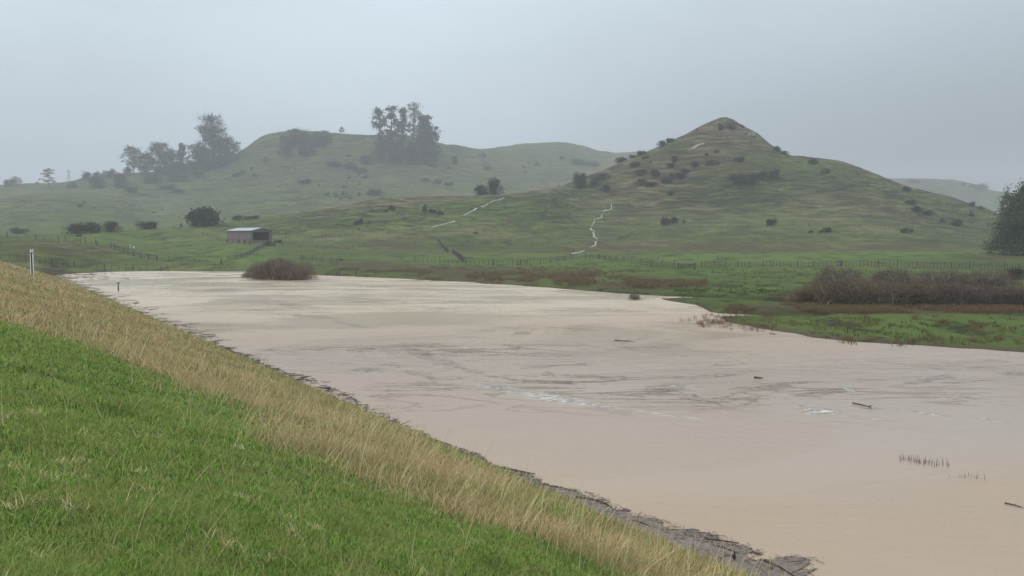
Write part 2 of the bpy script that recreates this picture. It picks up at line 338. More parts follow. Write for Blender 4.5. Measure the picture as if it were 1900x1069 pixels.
# ------------------------------------------------------------------ terrain material
def m_terrain():
    m, t, b = newmat('pasture'); g = t.nodes.new('ShaderNodeNewGeometry'); P_ = g.outputs['Position']
    at = node(t, 'ShaderNodeAttribute', attribute_name='cover'); sp_ = t.nodes.new('ShaderNodeSeparateColor'); t.links.new(at.outputs['Color'], sp_.inputs[0])
    dry, rush, lush = sp_.outputs[0], sp_.outputs[1], sp_.outputs[2]
    at2 = node(t, 'ShaderNodeAttribute', attribute_name='slope'); slope = at2.outputs['Fac']
    warp = noise(t, P_, 0.04, 3)
    vm = t.nodes.new('ShaderNodeVectorMath'); vm.operation = 'MULTIPLY_ADD'; t.links.new(P_, vm.inputs[0]); vm.inputs[1].default_value = (1, 1, 1)
    comb = t.nodes.new('ShaderNodeCombineXYZ'); t.links.new(mathn(t, 'MULTIPLY', warp, 6.0), comb.inputs[2]); t.links.new(comb.outputs[0], vm.inputs[2])
    cont = noise(t, mapping(t, vm.outputs[0], (0.055, 0.055, 0.62)), 1.0, 7, 0.78, 0.2)           # sheep tracks along the contours
    n1 = noise(t, P_, 0.025, 5, 0.6); n2 = noise(t, mapping(t, P_, (1, 0.55, 1)), 0.28, 6, 0.65); n3 = noise(t, P_, 1.6, 5, 0.7)
    green = ramp(t, n1, [(0.3, (0.060, 0.092, 0.024)), (0.5, (0.092, 0.125, 0.034)), (0.7, (0.130, 0.148, 0.048))])
    fine = mathn(t, 'MULTIPLY', mathn(t, 'ADD', mathn(t, 'MULTIPLY', n2, 0.6), mathn(t, 'MULTIPLY', n3, 0.4)), 1.0)
    green = mixc(t, maprange(t, fine, 0.5, 0.60), green, (0.030, 0.042, 0.018))
    green = mixc(t, mathn(t, 'MULTIPLY', maprange(t, n2, 0.40, 0.28), 0.7), green, (0.13, 0.15, 0.05))
    cont2 = noise(t, mapping(t, vm.outputs[0], (0.10, 0.10, 1.3), (0, 0, 0), (9, 4, 2)), 1.0, 4, 0.7)
    brk = maprange(t, noise(t, P_, 0.06, 4, 0.6), 0.40, 0.58)
    # contour terraces
    tr = mathn(t, 'MULTIPLY', maprange(t, cont, 0.515, 0.56), mathn(t, 'MULTIPLY', mathn(t, 'MULTIPLY', slope, 0.95), mathn(t, 'ADD', 0.25, brk)), clamp=True)
    green = mixc(t, tr, green, (0.034, 0.033, 0.022))
    tr2 = mathn(t, 'MULTIPLY', maprange(t, cont, 0.46, 0.40), mathn(t, 'MULTIPLY', slope, 0.8), clamp=True)
    green = mixc(t, tr2, green, (0.19, 0.20, 0.075))
    green = mixc(t, mathn(t, 'MULTIPLY', maprange(t, cont2, 0.525, 0.55), mathn(t, 'MULTIPLY', slope, 1.0), clamp=True), green, (0.028, 0.030, 0.018))
    sxx = t.nodes.new('ShaderNodeSeparateXYZ'); t.links.new(P_, sxx.inputs[0])
    dn = mathn(t, 'MULTIPLY', mathn(t, 'MULTIPLY', dry, 1.25), maprange(t, mathn(t, 'ADD', mathn(t, 'MULTIPLY', n1, 0.5), mathn(t, 'MULTIPLY', n2, 0.5)), 0.36, 0.54), clamp=True)
    tan = ramp(t, cont, [(0.40, (0.27, 0.22, 0.125)), (0.48, (0.145, 0.122, 0.072)), (0.56, (0.048, 0.042, 0.032))])
    col = mixc(t, dn, green, tan)
    brown = ramp(t, fine, [(0.35, (0.045, 0.030, 0.022)), (0.5, (0.095, 0.062, 0.042)), (0.65, (0.075, 0.075, 0.035))])
    rn = mathn(t, 'MULTIPLY', mathn(t, 'MULTIPLY', rush, 1.3), maprange(t, mathn(t, 'ADD', mathn(t, 'MULTIPLY', cont, 0.5), mathn(t, 'MULTIPLY', n2, 0.5)), 0.38, 0.54), clamp=True)
    col = mixc(t, rn, col, brown)
    lu = mathn(t, 'MULTIPLY', lush, maprange(t, n2, 0.62, 0.38), clamp=True)
    col = mixc(t, lu, col, (0.115, 0.205, 0.042))
    # mud where the land meets the water
    sx = t.nodes.new('ShaderNodeSeparateXYZ'); t.links.new(P_, sx.inputs[0])
    col = mixc(t, maprange(t, sx.outputs[2], 0.10, 0.0), col, (0.10, 0.075, 0.055))
    t.links.new(col, b.inputs['Base Color']); b.inputs['Roughness'].default_value = 0.95; b.inputs['Specular IOR Level'].default_value = 0.1
    h = mathn(t, 'ADD', mathn(t, 'MULTIPLY', cont, mathn(t, 'MULTIPLY', slope, 1.6)), mathn(t, 'ADD', mathn(t, 'MULTIPLY', n2, 0.5), mathn(t, 'MULTIPLY', n3, 0.22)))
    bump(t, b, h, 1.0, 1.6); return m
def m_bank():
    m, t, b = newmat('bank_turf'); g = t.nodes.new('ShaderNodeNewGeometry'); P_ = g.outputs['Position']
    at = node(t, 'ShaderNodeAttribute', attribute_name='cover'); sp_ = t.nodes.new('ShaderNodeSeparateColor'); t.links.new(at.outputs['Color'], sp_.inputs[0])
    n2 = noise(t, P_, 3.0, 5, 0.65); n3 = noise(t, P_, 22.0, 4, 0.7); n1 = noise(t, P_, 0.5, 4)
    gr = ramp(t, n2, [(0.3, (0.025, 0.045, 0.014)), (0.5, (0.055, 0.11, 0.025)), (0.7, (0.08, 0.12, 0.035))])
    gr = mixc(t, maprange(t, n3, 0.56, 0.7), gr, (0.06, 0.05, 0.025))
    br = ramp(t, n2, [(0.3, (0.075, 0.06, 0.028)), (0.5, (0.15, 0.12, 0.055)), (0.7, (0.22, 0.175, 0.085))])
    br = mixc(t, maprange(t, n1, 0.52, 0.62), br, mixc(t, 0.6, br, (0.08, 0.10, 0.03)))
    col = mixc(t, sp_.outputs[0], gr, br)
    sx = t.nodes.new('ShaderNodeSeparateXYZ'); t.links.new(P_, sx.inputs[0])
    col = mixc(t, maprange(t, sx.outputs[2], 0.16, 0.02), col, (0.06, 0.045, 0.035))
    t.links.new(col, b.inputs['Base Color']); b.inputs['Roughness'].default_value = 0.95; b.inputs['Specular IOR Level'].default_value = 0.1
    bump(t, b, mathn(t, 'ADD', n2, mathn(t, 'MULTIPLY', n3, 0.4)), 0.8, 0.06); return m
M['pasture'] = m_terrain(); M['bank'] = m_bank()

# ------------------------------------------------------------------ ground sheet
az_f = np.radians(np.linspace(-40, 40, 860)); az_o = np.radians(np.linspace(40, 320, 120)[1:-1])
AZ = np.concatenate([az_f, az_o]); nA = len(AZ)
R = np.concatenate([np.geomspace(1.0, 20, 20)[:-1], np.geomspace(20, 125, 150)[:-1], np.linspace(125, 640, 400)[:-1], np.linspace(640, 980, 120)[:-1], np.geomspace(980, 2280, 80)]); nR = len(R)
RR, AA = np.meshgrid(R, AZ, indexing='ij'); X = RR * np.sin(AA); Y = RR * np.cos(AA)
Z = Zt(X, Y, bank=2)
Vt = np.stack([X, Y, Z], -1).reshape(-1, 3)
i = np.arange(nR - 1)[:, None]; j = np.arange(nA)[None, :]; jn = (j + 1) % nA
Q = np.stack([i * nA + j + 0 * jn, (i + 1) * nA + j + 0 * jn, (i + 1) * nA + jn, i * nA + jn], -1).reshape(-1, 4)[:, ::-1]
gm = mesh_from('ground', Vt, Q, smooth=True)
gz = np.gradient(Z, axis=0) / np.gradient(RR, axis=0); ga = np.gradient(Z, axis=1) / np.maximum(RR * np.gradient(AA, axis=1), 1e-3); ga[:, 860:] = 0
slope = np.clip((np.hypot(gz, ga) - 0.06) / 0.28, 0, 1)
px, py = to_px(X, Y, Z)
fr = Y > 1
def blob(cx, cy, rx, ry, rot=0.0, p=2):
    dx, dy = px - cx, py - cy; c_, s_ = math.cos(math.radians(rot)), math.sin(math.radians(rot))
    return np.exp(-(((dx * c_ + dy * s_) / rx) ** p + ((-dx * s_ + dy * c_) / ry) ** p)) * fr
dry = np.zeros_like(Z); rush = np.zeros_like(Z); lush = np.zeros_like(Z)
for a in ((1340, 258, 95, 42, 0, 1.), (1250, 318, 130, 22, -14, .9), (1210, 330, 150, 26, -22, .8), (1150, 300, 120, 22, -25, .7), (1280, 400, 160, 40, 10, .5), (1600, 400, 260, 60, 15, .32), (1500, 345, 220, 16, 12, .35), (1180, 395, 90, 10, -26, .8),
          (1300, 352, 110, 8, -16, .7), (1640, 330, 200, 7, 20, .6), (1350, 375, 120, 9, -12, .6), (760, 372, 160, 9, -4, .9), (640, 388, 150, 5, -12, .7), (1000, 352, 70, 12, -16, .7), (1230, 440, 120, 14, -22, .5),
          (600, 270, 260, 22, 0, .35), (850, 300, 300, 30, 0, .3), (900, 420, 90, 12, -16, .45), (1100, 456, 80, 8, -20, .6), (100, 375, 200, 18, 0, .3), (110, 455, 90, 6, 8, .7), (90, 497, 70, 6, 10, .6), (700, 440, 300, 8, 0, .3)):
    dry = np.maximum(dry, a[5] * blob(*a[:5]))
for a in ((980, 508, 230, 9, 2, 1.), (760, 497, 170, 9, 4, .9), (880, 512, 120, 13, 3, 1.), (1180, 530, 110, 9, 3, 1.), (1240, 527, 60, 8, 0, .9), (1450, 575, 110, 7, 3, 1.), (1700, 576, 260, 6, 0, 1.), (1560, 572, 120, 9, 0, .9),
          (1300, 460, 230, 7, 0, 1.), (1560, 461, 280, 5, -1, 1.), (1200, 458, 90, 8, -8, .8), (735, 458, 38, 9, 0, .9), (850, 466, 70, 3.5, 0, .8), (1420, 513, 90, 2.2, 0, .8), (1480, 548, 60, 14, 0, .7), (690, 468, 160, 3, 0, .5), (60, 464, 120, 12, 4, .5),
          (1200, 310, 60, 26, -20, .45), (1340, 300, 120, 30, 0, .45), (620, 330, 200, 22, 0, .35), (560, 455, 40, 5, 0, .5), (1000, 467, 140, 2.5, 0, .8), (1870, 480, 60, 8, 5, .6), (1300, 565, 40, 2, 5, .6), (130, 507, 60, 3, 0, .8),(1640, 388, 80, 8, 20, .4)):
    rush = np.maximum(rush, a[5] * blob(*a[:5]))
for a in ((1450, 300, 90, 9, 10, .8), (1400, 480, 500, 8, -1, .8), (420, 465, 130, 12, 0, .7), (450, 483, 120, 10, 0, .8), (350, 445, 180, 10, 0, .6), (700, 478, 250, 4, 0, .7), (1300, 472, 330, 3, 0, .9), (1700, 470, 250, 4, 0, .9), (1400, 535, 160, 12, 0, .8),
          (1700, 605, 320, 26, 4, .4), (1300, 508, 300, 14, 0, .5), (1290, 440, 60, 7, -20, .8), (950, 522, 100, 4, 6, .6), (1100, 490, 140, 8, 0, .6), (900, 400, 120, 20, 0, .35), (250, 440, 160, 12, 0, .5)):
    lush = np.maximum(lush, a[5] * blob(*a[:5]))
lush *= (1 - 0.85 * rush)
cov = np.stack([dry, rush, lush, np.ones_like(Z)], -1).reshape(-1, 4).astype(np.float32)
ca = gm.attributes.new('cover', 'FLOAT_COLOR', 'POINT'); ca.data.foreach_set('color', cov.ravel())
sa = gm.attributes.new('slope', 'FLOAT', 'POINT'); sa.data.foreach_set('value', slope.ravel().astype(np.float32))
gr_o = link('ground', gm, M['pasture']); tag(gr_o, 'green rolling pasture and hills rising beyond the flood', kind='structure')

# ------------------------------------------------------------------ embankment (fine mesh under the camera)
us = np.concatenate([np.linspace(-3, 16, 130), np.linspace(16.4, 30, 20)]); ss = np.concatenate([np.linspace(-25, 0, 40)[:-1], np.linspace(0, 45, 330)[:-1], np.linspace(45, 150, 260)])
SS, UU = np.meshgrid(ss, us, indexing='ij')
BX = DD[0] * SS - DD[1] * (UU - 9.17); BY = DD[1] * SS + DD[0] * (UU - 9.17)
BZ = bank_h(BX, BY); ns, nu = SS.shape
BZ = np.where(UU > 29.9, -0.5, BZ); BZ = np.where((SS > 149.9) | (SS < -24.9), -1.6, BZ)
i = np.arange(ns - 1)[:, None]; j = np.arange(nu - 1)[None, :]
Q = np.stack([i * nu + j, i * nu + j + 1, (i + 1) * nu + j + 1, (i + 1) * nu + j], -1).reshape(-1, 4)
bm_ = mesh_from('embankment', np.stack([BX, BY, BZ], -1).reshape(-1, 3), Q, smooth=True)
_bs = np.array([-30, 3, 6.4, 7.4, 8.5, 10.2, 13, 16, 17.9, 21, 26, 40, 200]); _bu = np.array([2.6, 2.7, 3.05, 3.9, 4.7, 5.8, 5.7, 5.9, 7.4, 8.9, 13, 20, 30])
def dryness(x, y):
    """1 = rank straw-coloured grass, 0 = short green turf"""
    s, u = su(x, y); ub = np.interp(s, _bs, _bu) + 1.1 * fbm(x * 0.40, y * 0.40, 2) + 1.0 * fbm(x * 1.6, y * 1.6, 3)
    return 1 - sstep(-0.8, 1.0, u - ub)
dr = dryness(BX, BY)
cc_ = np.stack([dr, dr * 0, dr * 0, dr * 0 + 1], -1).reshape(-1, 4).astype(np.float32)
ca = bm_.attributes.new('cover', 'FLOAT_COLOR', 'POINT'); ca.data.foreach_set('color', cc_.ravel())
tag(link('embankment', bm_, M['bank']), 'grassy flood bank sloping down to the brown water', kind='structure')

# ------------------------------------------------------------------ water
def m_water():
    m, t, b = newmat('muddy_floodwater'); g = t.nodes.new('ShaderNodeNewGeometry'); P_ = g.outputs['Position']
    sx = t.nodes.new('ShaderNodeSeparateXYZ'); t.links.new(P_, sx.inputs[0])
    big = noise(t, mapping(t, P_, (0.035, 0.09, 1), (0, 0, 0.35)), 1.0, 4, 0.55, 0.8)
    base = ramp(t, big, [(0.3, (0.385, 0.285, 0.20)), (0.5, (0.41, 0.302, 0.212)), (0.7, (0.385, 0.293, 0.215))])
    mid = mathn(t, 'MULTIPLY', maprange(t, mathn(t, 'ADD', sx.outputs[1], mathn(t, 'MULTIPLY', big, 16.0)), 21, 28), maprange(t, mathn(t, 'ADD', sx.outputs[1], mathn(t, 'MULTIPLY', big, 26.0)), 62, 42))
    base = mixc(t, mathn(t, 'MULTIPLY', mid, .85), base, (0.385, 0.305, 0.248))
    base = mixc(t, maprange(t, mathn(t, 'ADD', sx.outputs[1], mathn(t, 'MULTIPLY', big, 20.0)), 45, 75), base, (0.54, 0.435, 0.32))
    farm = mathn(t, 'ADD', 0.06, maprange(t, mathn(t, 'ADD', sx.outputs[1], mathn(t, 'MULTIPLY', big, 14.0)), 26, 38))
    ripple_fleck = noise(t, mapping(t, P_, (1, 1.7, 1)), 3.2, 5, 0.75)
    base = mixc(t, mathn(t, 'MULTIPLY', maprange(t, ripple_fleck, 0.54, 0.66), mathn(t, 'MULTIPLY', farm, 0.6)), base, (0.27, 0.21, 0.16))  # dark flecks: ripple shading painted into the far water colour, with silt mottling
    base = mixc(t, mathn(t, 'MULTIPLY', maprange(t, ripple_fleck, 0.46, 0.36), mathn(t, 'MULTIPLY', farm, 0.4)), base, (0.52, 0.43, 0.34))  # pale flecks: lighter side of the ripples painted in, with silt mottling
    def drift_patch(fx, fy, wx, wy, rot):
        a_ = onplane(fx - wx, fy + math.tan(rot) * wx); b2 = onplane(fx + wx, fy - math.tan(rot) * wx); Y0 = (a_[1] + b2[1]) / 2
        mnode = t.nodes.new('ShaderNodeMapping'); mnode.vector_type = 'TEXTURE'; t.links.new(P_, mnode.inputs[0])
        an = math.atan2(b2[1] - a_[1], b2[0] - a_[0]); mnode.inputs['Scale'].default_value = (math.hypot(b2[0] - a_[0], b2[1] - a_[1]) / 2, max(.08, wy * Y0 * Y0 / (F * CAMZ) * max(.4, abs(math.cos(an)))), 1e6)
        mnode.inputs['Rotation'].default_value = (0, 0, an); mnode.inputs['Location'].default_value = ((a_[0] + b2[0]) / 2, Y0, 0)
        ln = t.nodes.new('ShaderNodeVectorMath'); ln.operation = 'LENGTH'; t.links.new(mnode.outputs[0], ln.inputs[0]); return ln
    # calm greyish slicks in the middle of the flood
    gr1 = noise(t, mapping(t, P_, (0.05, 0.11, 1), (0, 0, 0.5), (3, 1, 0)), 1.0, 5, 0.6, 1.2)
    # current lines and foam: bands of drifting scum
    st = noise(t, mapping(t, P_, (0.10, 0.34, 1), (0, 0, 0.3), (7, 2, 0)), 1.0, 7, 0.62, 2.2)
    line = mathn(t, 'SUBTRACT', 1.0, mathn(t, 'MULTIPLY', mathn(t, 'ABSOLUTE', mathn(t, 'SUBTRACT', st, 0.5)), 26.0), clamp=True)
    reg = noise(t, mapping(t, P_, (0.055, 0.13, 1), (0, 0, 0.2), (1, 5, 0)), 1.0, 3, 0.5, 0.5)
    band = mathn(t, 'MULTIPLY', maprange(t, sx.outputs[1], 17, 26), maprange(t, sx.outputs[1], 125, 60))
    patch = mathn(t, 'MULTIPLY', maprange(t, reg, 0.50, 0.62), band)
    sp1 = noise(t, mapping(t, P_, (1, 1.6, 1)), 5.5, 3, 0.7)
    spk = maprange(t, sp1, 0.50, 0.60)
    scum = mathn(t, 'MULTIPLY', mathn(t, 'MULTIPLY', line, patch), mathn(t, 'ADD', 0.35, mathn(t, 'MULTIPLY', spk, 0.65)), clamp=True)
    raft = mathn(t, 'MULTIPLY', mathn(t, 'MULTIPLY', maprange(t, st, 0.60, 0.66), maprange(t, reg, 0.52, 0.62)), mathn(t, 'MULTIPLY', spk, band), clamp=True)
    col = mixc(t, mathn(t, 'MULTIPLY', scum, 0.7), base, (0.15, 0.12, 0.095))
    col = mixc(t, mathn(t, 'MULTIPLY', raft, 0.5), col, (0.14, 0.12, 0.095))
    sc_m = None
    for (fx, fy, wx, wy, rot, k) in ((690, 648, 45, 9, -.1, .9), (770, 642, 50, 9, .1, 1.), (800, 665, 45, 9, -.4, .9), (690, 683, 38, 8, .1, .7), (770, 692, 80, 5, -.3, .8), (860, 682, 60, 8, -.4, .8), (1020, 680, 50, 4, .1, .7), (1075, 676, 34, 5, .2, .8), (1016, 695, 16, 8, 0, .7), (1140, 703, 55, 6, 0, .9), (1050, 709, 22, 4, 0, .6),
              (1240, 719, 42, 9, .15, 1.), (1330, 696, 90, 5, .1, .7), (1300, 740, 70, 4, -.3, .7), (1330, 680, 70, 3, .1, .7), (1580, 692, 30, 3, 0, .7), (1720, 705, 60, 4, .2, .8), (1880, 694, 36, 4, 0, .9), (540, 566, 60, 3, -.1, .8), (470, 560, 60, 4, 0, .8), (600, 590, 80, 3, -.1, .8), (500, 574, 60, 3, 0, .7), (420, 538, 40, 3, 0, .8), (520, 545, 40, 2, 0, .6), (640, 600, 80, 3, -.2, .7), (560, 580, 90, 2, 0, .7), (250, 530, 30, 2, 0, .8), (160, 529, 60, 2.2, 0, 1.),
              (900, 627, 110, 3, 0, .5), (1150, 634, 60, 3, 0, .6), (1380, 655, 30, 6, 0, .5), (1500, 730, 60, 5, .2, .5), (1660, 760, 90, 6, 0, .5), (1800, 760, 80, 5, 0, .5), (1760, 720, 60, 3, 0, .5), (700, 560, 80, 2, 0, .5), (360, 550, 40, 2, 0, .6), (320, 600, 30, 4, -.5, .6)):
        ln = drift_patch(fx, fy, wx, wy, rot); q = mathn(t, 'MULTIPLY', maprange(t, ln.outputs['Value'], 1.7, 0.2), k)
        sc_m = q if sc_m is None else mathn(t, 'MAXIMUM', sc_m, q)
    wob = noise(t, mapping(t, P_, (0.35, 0.55, 1), (0, 0, .3)), 1.0, 6, 0.7, 1.5); fsp = noise(t, mapping(t, P_, (.55, 1.1, 1)), 4.0, 5, 0.8)
    sc_f = mathn(t, 'MULTIPLY', maprange(t, mathn(t, 'ADD', sc_m, mathn(t, 'MULTIPLY', mathn(t, 'SUBTRACT', wob, .5), 3.0)), 0.45, 0.75), maprange(t, sc_m, .02, .2))
    sc_f = mathn(t, 'MULTIPLY', sc_f, maprange(t, fsp, 0.42, 0.58), clamp=True)
    col = mixc(t, mathn(t, 'MULTIPLY', sc_f, 0.8), col, (0.13, 0.10, 0.075))
    # foam streaks of the main current, where the water boils
    foam = None
    for (fx, fy, rx, ry, rot, k) in ((945, 724, 60, 6, -.2, .8), (1025, 739, 60, 8, -.17, 1.2), (1085, 749, 60, 5, -.15, .8), (1165, 760, 70, 3, -.12, .6), (1250, 772, 60, 2.5, -.1, .4), (1520, 763, 32, 6, 0, 1.5), (1497, 757, 20, 3, -.3, 1.), (1573, 722, 16, 8, -.3, .8), (1720, 767, 35, 3, -.15, .8), (1770, 738, 16, 5, 0, .7), (1830, 778, 40, 2.5, -.15, .7), (1620, 778, 50, 4, -.1, .4), (720, 655, 40, 6, 0, .35), (700, 690, 40, 4, 0, .35), (1260, 716, 30, 6, .1, .4)):
        ln = drift_patch(fx, fy, rx, ry, rot)
        q = mathn(t, 'MULTIPLY', maprange(t, ln.outputs['Value'], 1.5, 0.2), k)
        foam = q if foam is None else mathn(t, 'MAXIMUM', foam, q)
    fn = noise(t, mapping(t, P_, (0.7, 1.6, 1), (0, 0, .25)), 5.0, 5, 0.75, 1.0)
    foam = mathn(t, 'MULTIPLY', foam, maprange(t, fn, 0.42, 0.55), clamp=True)
    col = mixc(t, foam, col, (0.66, 0.65, 0.62))
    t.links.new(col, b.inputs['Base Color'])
    b.inputs['IOR'].default_value = 1.33; b.inputs['Specular IOR Level'].default_value = 0.5
    t.links.new(mathn(t, 'ADD', maprange(t, gr1, 0.40, 0.60, 0.14, 0.34), mathn(t, 'MULTIPLY', foam, 0.4)), b.inputs['Roughness'])
    rip = mathn(t, 'ADD', mathn(t, 'MULTIPLY', noise(t, mapping(t, P_, (0.6, 1.3, 1)), 2.2, 4, 0.6), 0.7), mathn(t, 'MULTIPLY', noise(t, P_, 14.0, 3, 0.6), 0.22))
    rip = mathn(t, 'ADD', mathn(t, 'MULTIPLY', rip, mathn(t, 'ADD', maprange(t, gr1, 0.42, 0.6, 0.35, 1.0), mathn(t, 'MULTIPLY', scum, 1.5))), mathn(t, 'MULTIPLY', foam, 0.5))
    rip = mathn(t, 'MULTIPLY', rip, mathn(t, 'ADD', 0.25, mathn(t, 'MULTIPLY', farm, 0.8)))
    bump(t, b, rip, 1.0, 0.10); return m
M['water'] = m_water()
wv = [(-420, -200), (420, -200), (420, 260), (-420, 260)]
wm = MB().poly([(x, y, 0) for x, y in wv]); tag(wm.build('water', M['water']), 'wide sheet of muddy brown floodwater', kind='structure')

# ------------------------------------------------------------------ hillside streams
m, t, b = newmat('white_water'); g_ = t.nodes.new('ShaderNodeNewGeometry'); n_ = noise(t, g_.outputs['Position'], 1.2, 5, 0.7)
t.links.new(ramp(t, n_, [(0.36, (0.16, 0.16, 0.14)), (0.5, (0.5, 0.5, 0.48)), (0.64, (0.72, 0.73, 0.72))]), b.inputs['Base Color']); b.inputs['Roughness'].default_value = 0.3; M['whitewater'] = m
def stream(pts, wd, label, seed, brk=0.25):
    rg = np.random.RandomState(seed); P3 = [hit(p[0], p[1], 150, 500) for p in pts]; path = []
    for a, b_ in zip(P3[:-1], P3[1:]):
        n = max(2, int((b_ - a).length / 0.9))
        for k in range(n): path.append(a.lerp(b_, k / n))
    path.append(P3[-1]); n = len(path)
    px_ = np.array([p.x for p in path]); py_ = np.array([p.y for p in path]); s_ = np.arange(n)
    px_ = px_ + 0.9 * fbm(s_ / 5.0 + seed, s_ * 0 + 2.2, 3); py_ = py_ + 2.0 * fbm(s_ / 5.0 + seed, s_ * 0 + 8.8, 3)
    ww = wd * (0.25 + 1.1 * rg.rand(n)) * (0.6 + 0.9 * vnoise(s_ / 7.0 + seed, s_ * 0 + 1.0)); keep = vnoise(s_ / 4.0 + seed * 3, s_ * 0.0 + 5) > brk
    V, Fq = [], []
    for k in range(n):
        tx = px_[min(k + 1, n - 1)] - px_[max(k - 1, 0)]; ty = py_[min(k + 1, n - 1)] - py_[max(k - 1, 0)]; l = math.hypot(tx, ty) + 1e-6
        nx, ny = -ty / l, tx / l
        for q in (-1, 0, 1):
            x_, y_ = px_[k] + nx * q * ww[k], py_[k] + ny * q * ww[k] * 1.6; V.append((x_, y_, ground(x_, y_) + 0.10 + 0.16 * (q == 0)))
        if k and keep[k]: b0 = len(V) - 6; Fq += [(b0, b0 + 1, b0 + 4, b0 + 3), (b0 + 1, b0 + 2, b0 + 5, b0 + 4)]
    tag(link('stream', mesh_from('stream', V, Fq, smooth=True), M['whitewater']), label, kind='structure')
stream([(934, 368), (915, 374), (893, 384), (880, 391), (866, 399), (852, 406), (843, 412), (822, 418), (806, 422), (789, 428)], 0.20, 'white thread of runoff falling down the left gully', 3, 0.30)
stream([(1135, 379), (1134, 387), (1120, 393), (1117, 403), (1104, 409), (1103, 417), (1096, 424), (1103, 432), (1100, 437), (1108, 446), (1104, 455), (1090, 463), (1077, 468), (1062, 472)], 0.19, 'white winding runoff stream below the cone hill', 5, 0.2)

# ------------------------------------------------------------------ grass on the bank
def blades(name, X_, Y_, Z_, h, wd, la, lean, mat, seed, curl=0.5):
    rg = np.random.RandomState(seed); n = len(X_); fa = rg.rand(n) * 2 * np.pi
    sx_, sy_ = np.cos(fa) * wd / 2, np.sin(fa) * wd / 2; lx, ly = np.cos(la) * lean * h, np.sin(la) * lean * h
    V = np.empty((n, 5, 3), np.float32); up = h * np.sqrt(np.clip(1 - lean ** 2 * 0.85, 0.05, 1))
    for k, (f_, wv_) in enumerate(((0, 1), (0, -1))): V[:, k, 0] = X_ + sx_ * wv_; V[:, k, 1] = Y_ + sy_ * wv_; V[:, k, 2] = Z_ - 0.01
    for k, wv_ in ((2, 0.8), (3, -0.8)):
        V[:, k, 0] = X_ + lx * curl * 0.55 + sx_ * wv_; V[:, k, 1] = Y_ + ly * curl * 0.55 + sy_ * wv_; V[:, k, 2] = Z_ + up * 0.62
    V[:, 4, 0] = X_ + lx; V[:, 4, 1] = Y_ + ly; V[:, 4, 2] = Z_ + up
    b0 = np.arange(n)[:, None] * 5
    me = mesh_from(name, V.reshape(-1, 3), b0 + np.array([[0, 1, 3, 2]]), b0 + np.array([[2, 3, 4]]))
    return link(name, me, mat)
M['grass_green'] = leafmat('green_blades', [(0.08, 0.15, 0.025), (0.20, 0.33, 0.055), (0.31, 0.45, 0.09), (0.50, 0.56, 0.22)], (0.36, 0.37, 0.13), 3.2, 0.4, dark=(0.10, 0.19, 0.035))
M['grass_dry'] = leafmat('straw_blades', [(0.30, 0.20, 0.10), (0.60, 0.43, 0.225), (0.74, 0.56, 0.32), (0.80, 0.67, 0.44)], (0.36, 0.33, 0.14), 0.6, 0.45)
M['grass_stalk'] = leafmat('pale_stalks', [(0.60, 0.50, 0.25), (0.85, 0.76, 0.46)], None, 1, 0.3)
M['rush'] = leafmat('brown_rushes', [(0.07, 0.042, 0.030), (0.17, 0.10, 0.062), (0.26, 0.165, 0.095), (0.13, 0.13, 0.055)], (0.17, 0.15, 0.07), 0.12, 0.25)
M['tuft'] = leafmat('pasture_tufts', [(0.04, 0.06, 0.02), (0.09, 0.13, 0.04), (0.15, 0.18, 0.06)], (0.14, 0.12, 0.06), 0.1, 0.25)
def polar_pts(rg, n, r0, r1, a0=-56, a1=56):
    r = np.exp(rg.uniform(math.log(r0), math.log(r1), n)); a = np.radians(rg.uniform(a0, a1, n)); return r * np.sin(a), r * np.cos(a), r
rg = np.random.RandomState(11)
x_, y_, r_ = polar_pts(rg, 900000, 2.0, 26)
d_ = dryness(x_, y_); s_, u_ = su(x_, y_); k_ = (rg.rand(len(x_)) > d_ * 0.93) & (u_ > 0.15)
x_, y_, r_, u_ = x_[k_], y_[k_], r_[k_], u_[k_]; z_ = bank_h(x_, y_)
pt = fbm(x_ * 1.3, y_ * 1.3, 3); ln_ = 0.046 + 0.03 * pt + 0.045 * rg.rand(len(x_)) ** 2
wd_ = np.maximum(0.004, 0.0011 * r_) * rg.uniform(0.7, 1.3, len(x_))
tag(blades('grass', x_, y_, z_, ln_ * np.maximum(1, (r_ / 12) ** 0.3), wd_, rg.rand(len(x_)) * 6.28, rg.uniform(0.45, 0.98, len(x_)), M['grass_green'], 1), 'short bright green turf on the crest of the bank', 'grass', kind='stuff')
x_, y_, r_ = polar_pts(rg, 620000, 3.0, 125)
d_ = dryness(x_, y_); s_, u_ = su(x_, y_); fade = s_ < 140
k_ = (rg.rand(len(x_)) < d_ * (0.62 + 0.5 * fbm(x_ * 0.8 + 7, y_ * 0.8, 3)) + 0.012) & (u_ > 0.05) & fade
x_, y_, r_, u_ = x_[k_], y_[k_], r_[k_], u_[k_]; z_ = bank_h(x_, y_); n_k = len(x_)
cl = fbm(x_ * 0.9 + 3, y_ * 0.9, 3)
h_ = (0.11 + 0.20 * np.clip(cl + 0.25, 0, 1) + 0.20 * rg.rand(n_k) ** 3) * np.clip(0.45 + u_ * 0.35, 0.4, 1)
la = -0.9 + 2.6 * fbm(x_ * 0.8, y_ * 0.8 + 20, 3) + rg.normal(0, 1.3, n_k)
wd_ = np.maximum(0.0035, 0.00075 * r_) * rg.uniform(0.7, 1.3, n_k)
tag(blades('dry_grass', x_, y_, z_, h_, wd_, la, rg.uniform(0.5, 0.99, n_k), M['grass_dry'], 2, 0.7), 'rank straw-coloured grass leaning down the side of the bank', 'grass', kind='stuff')
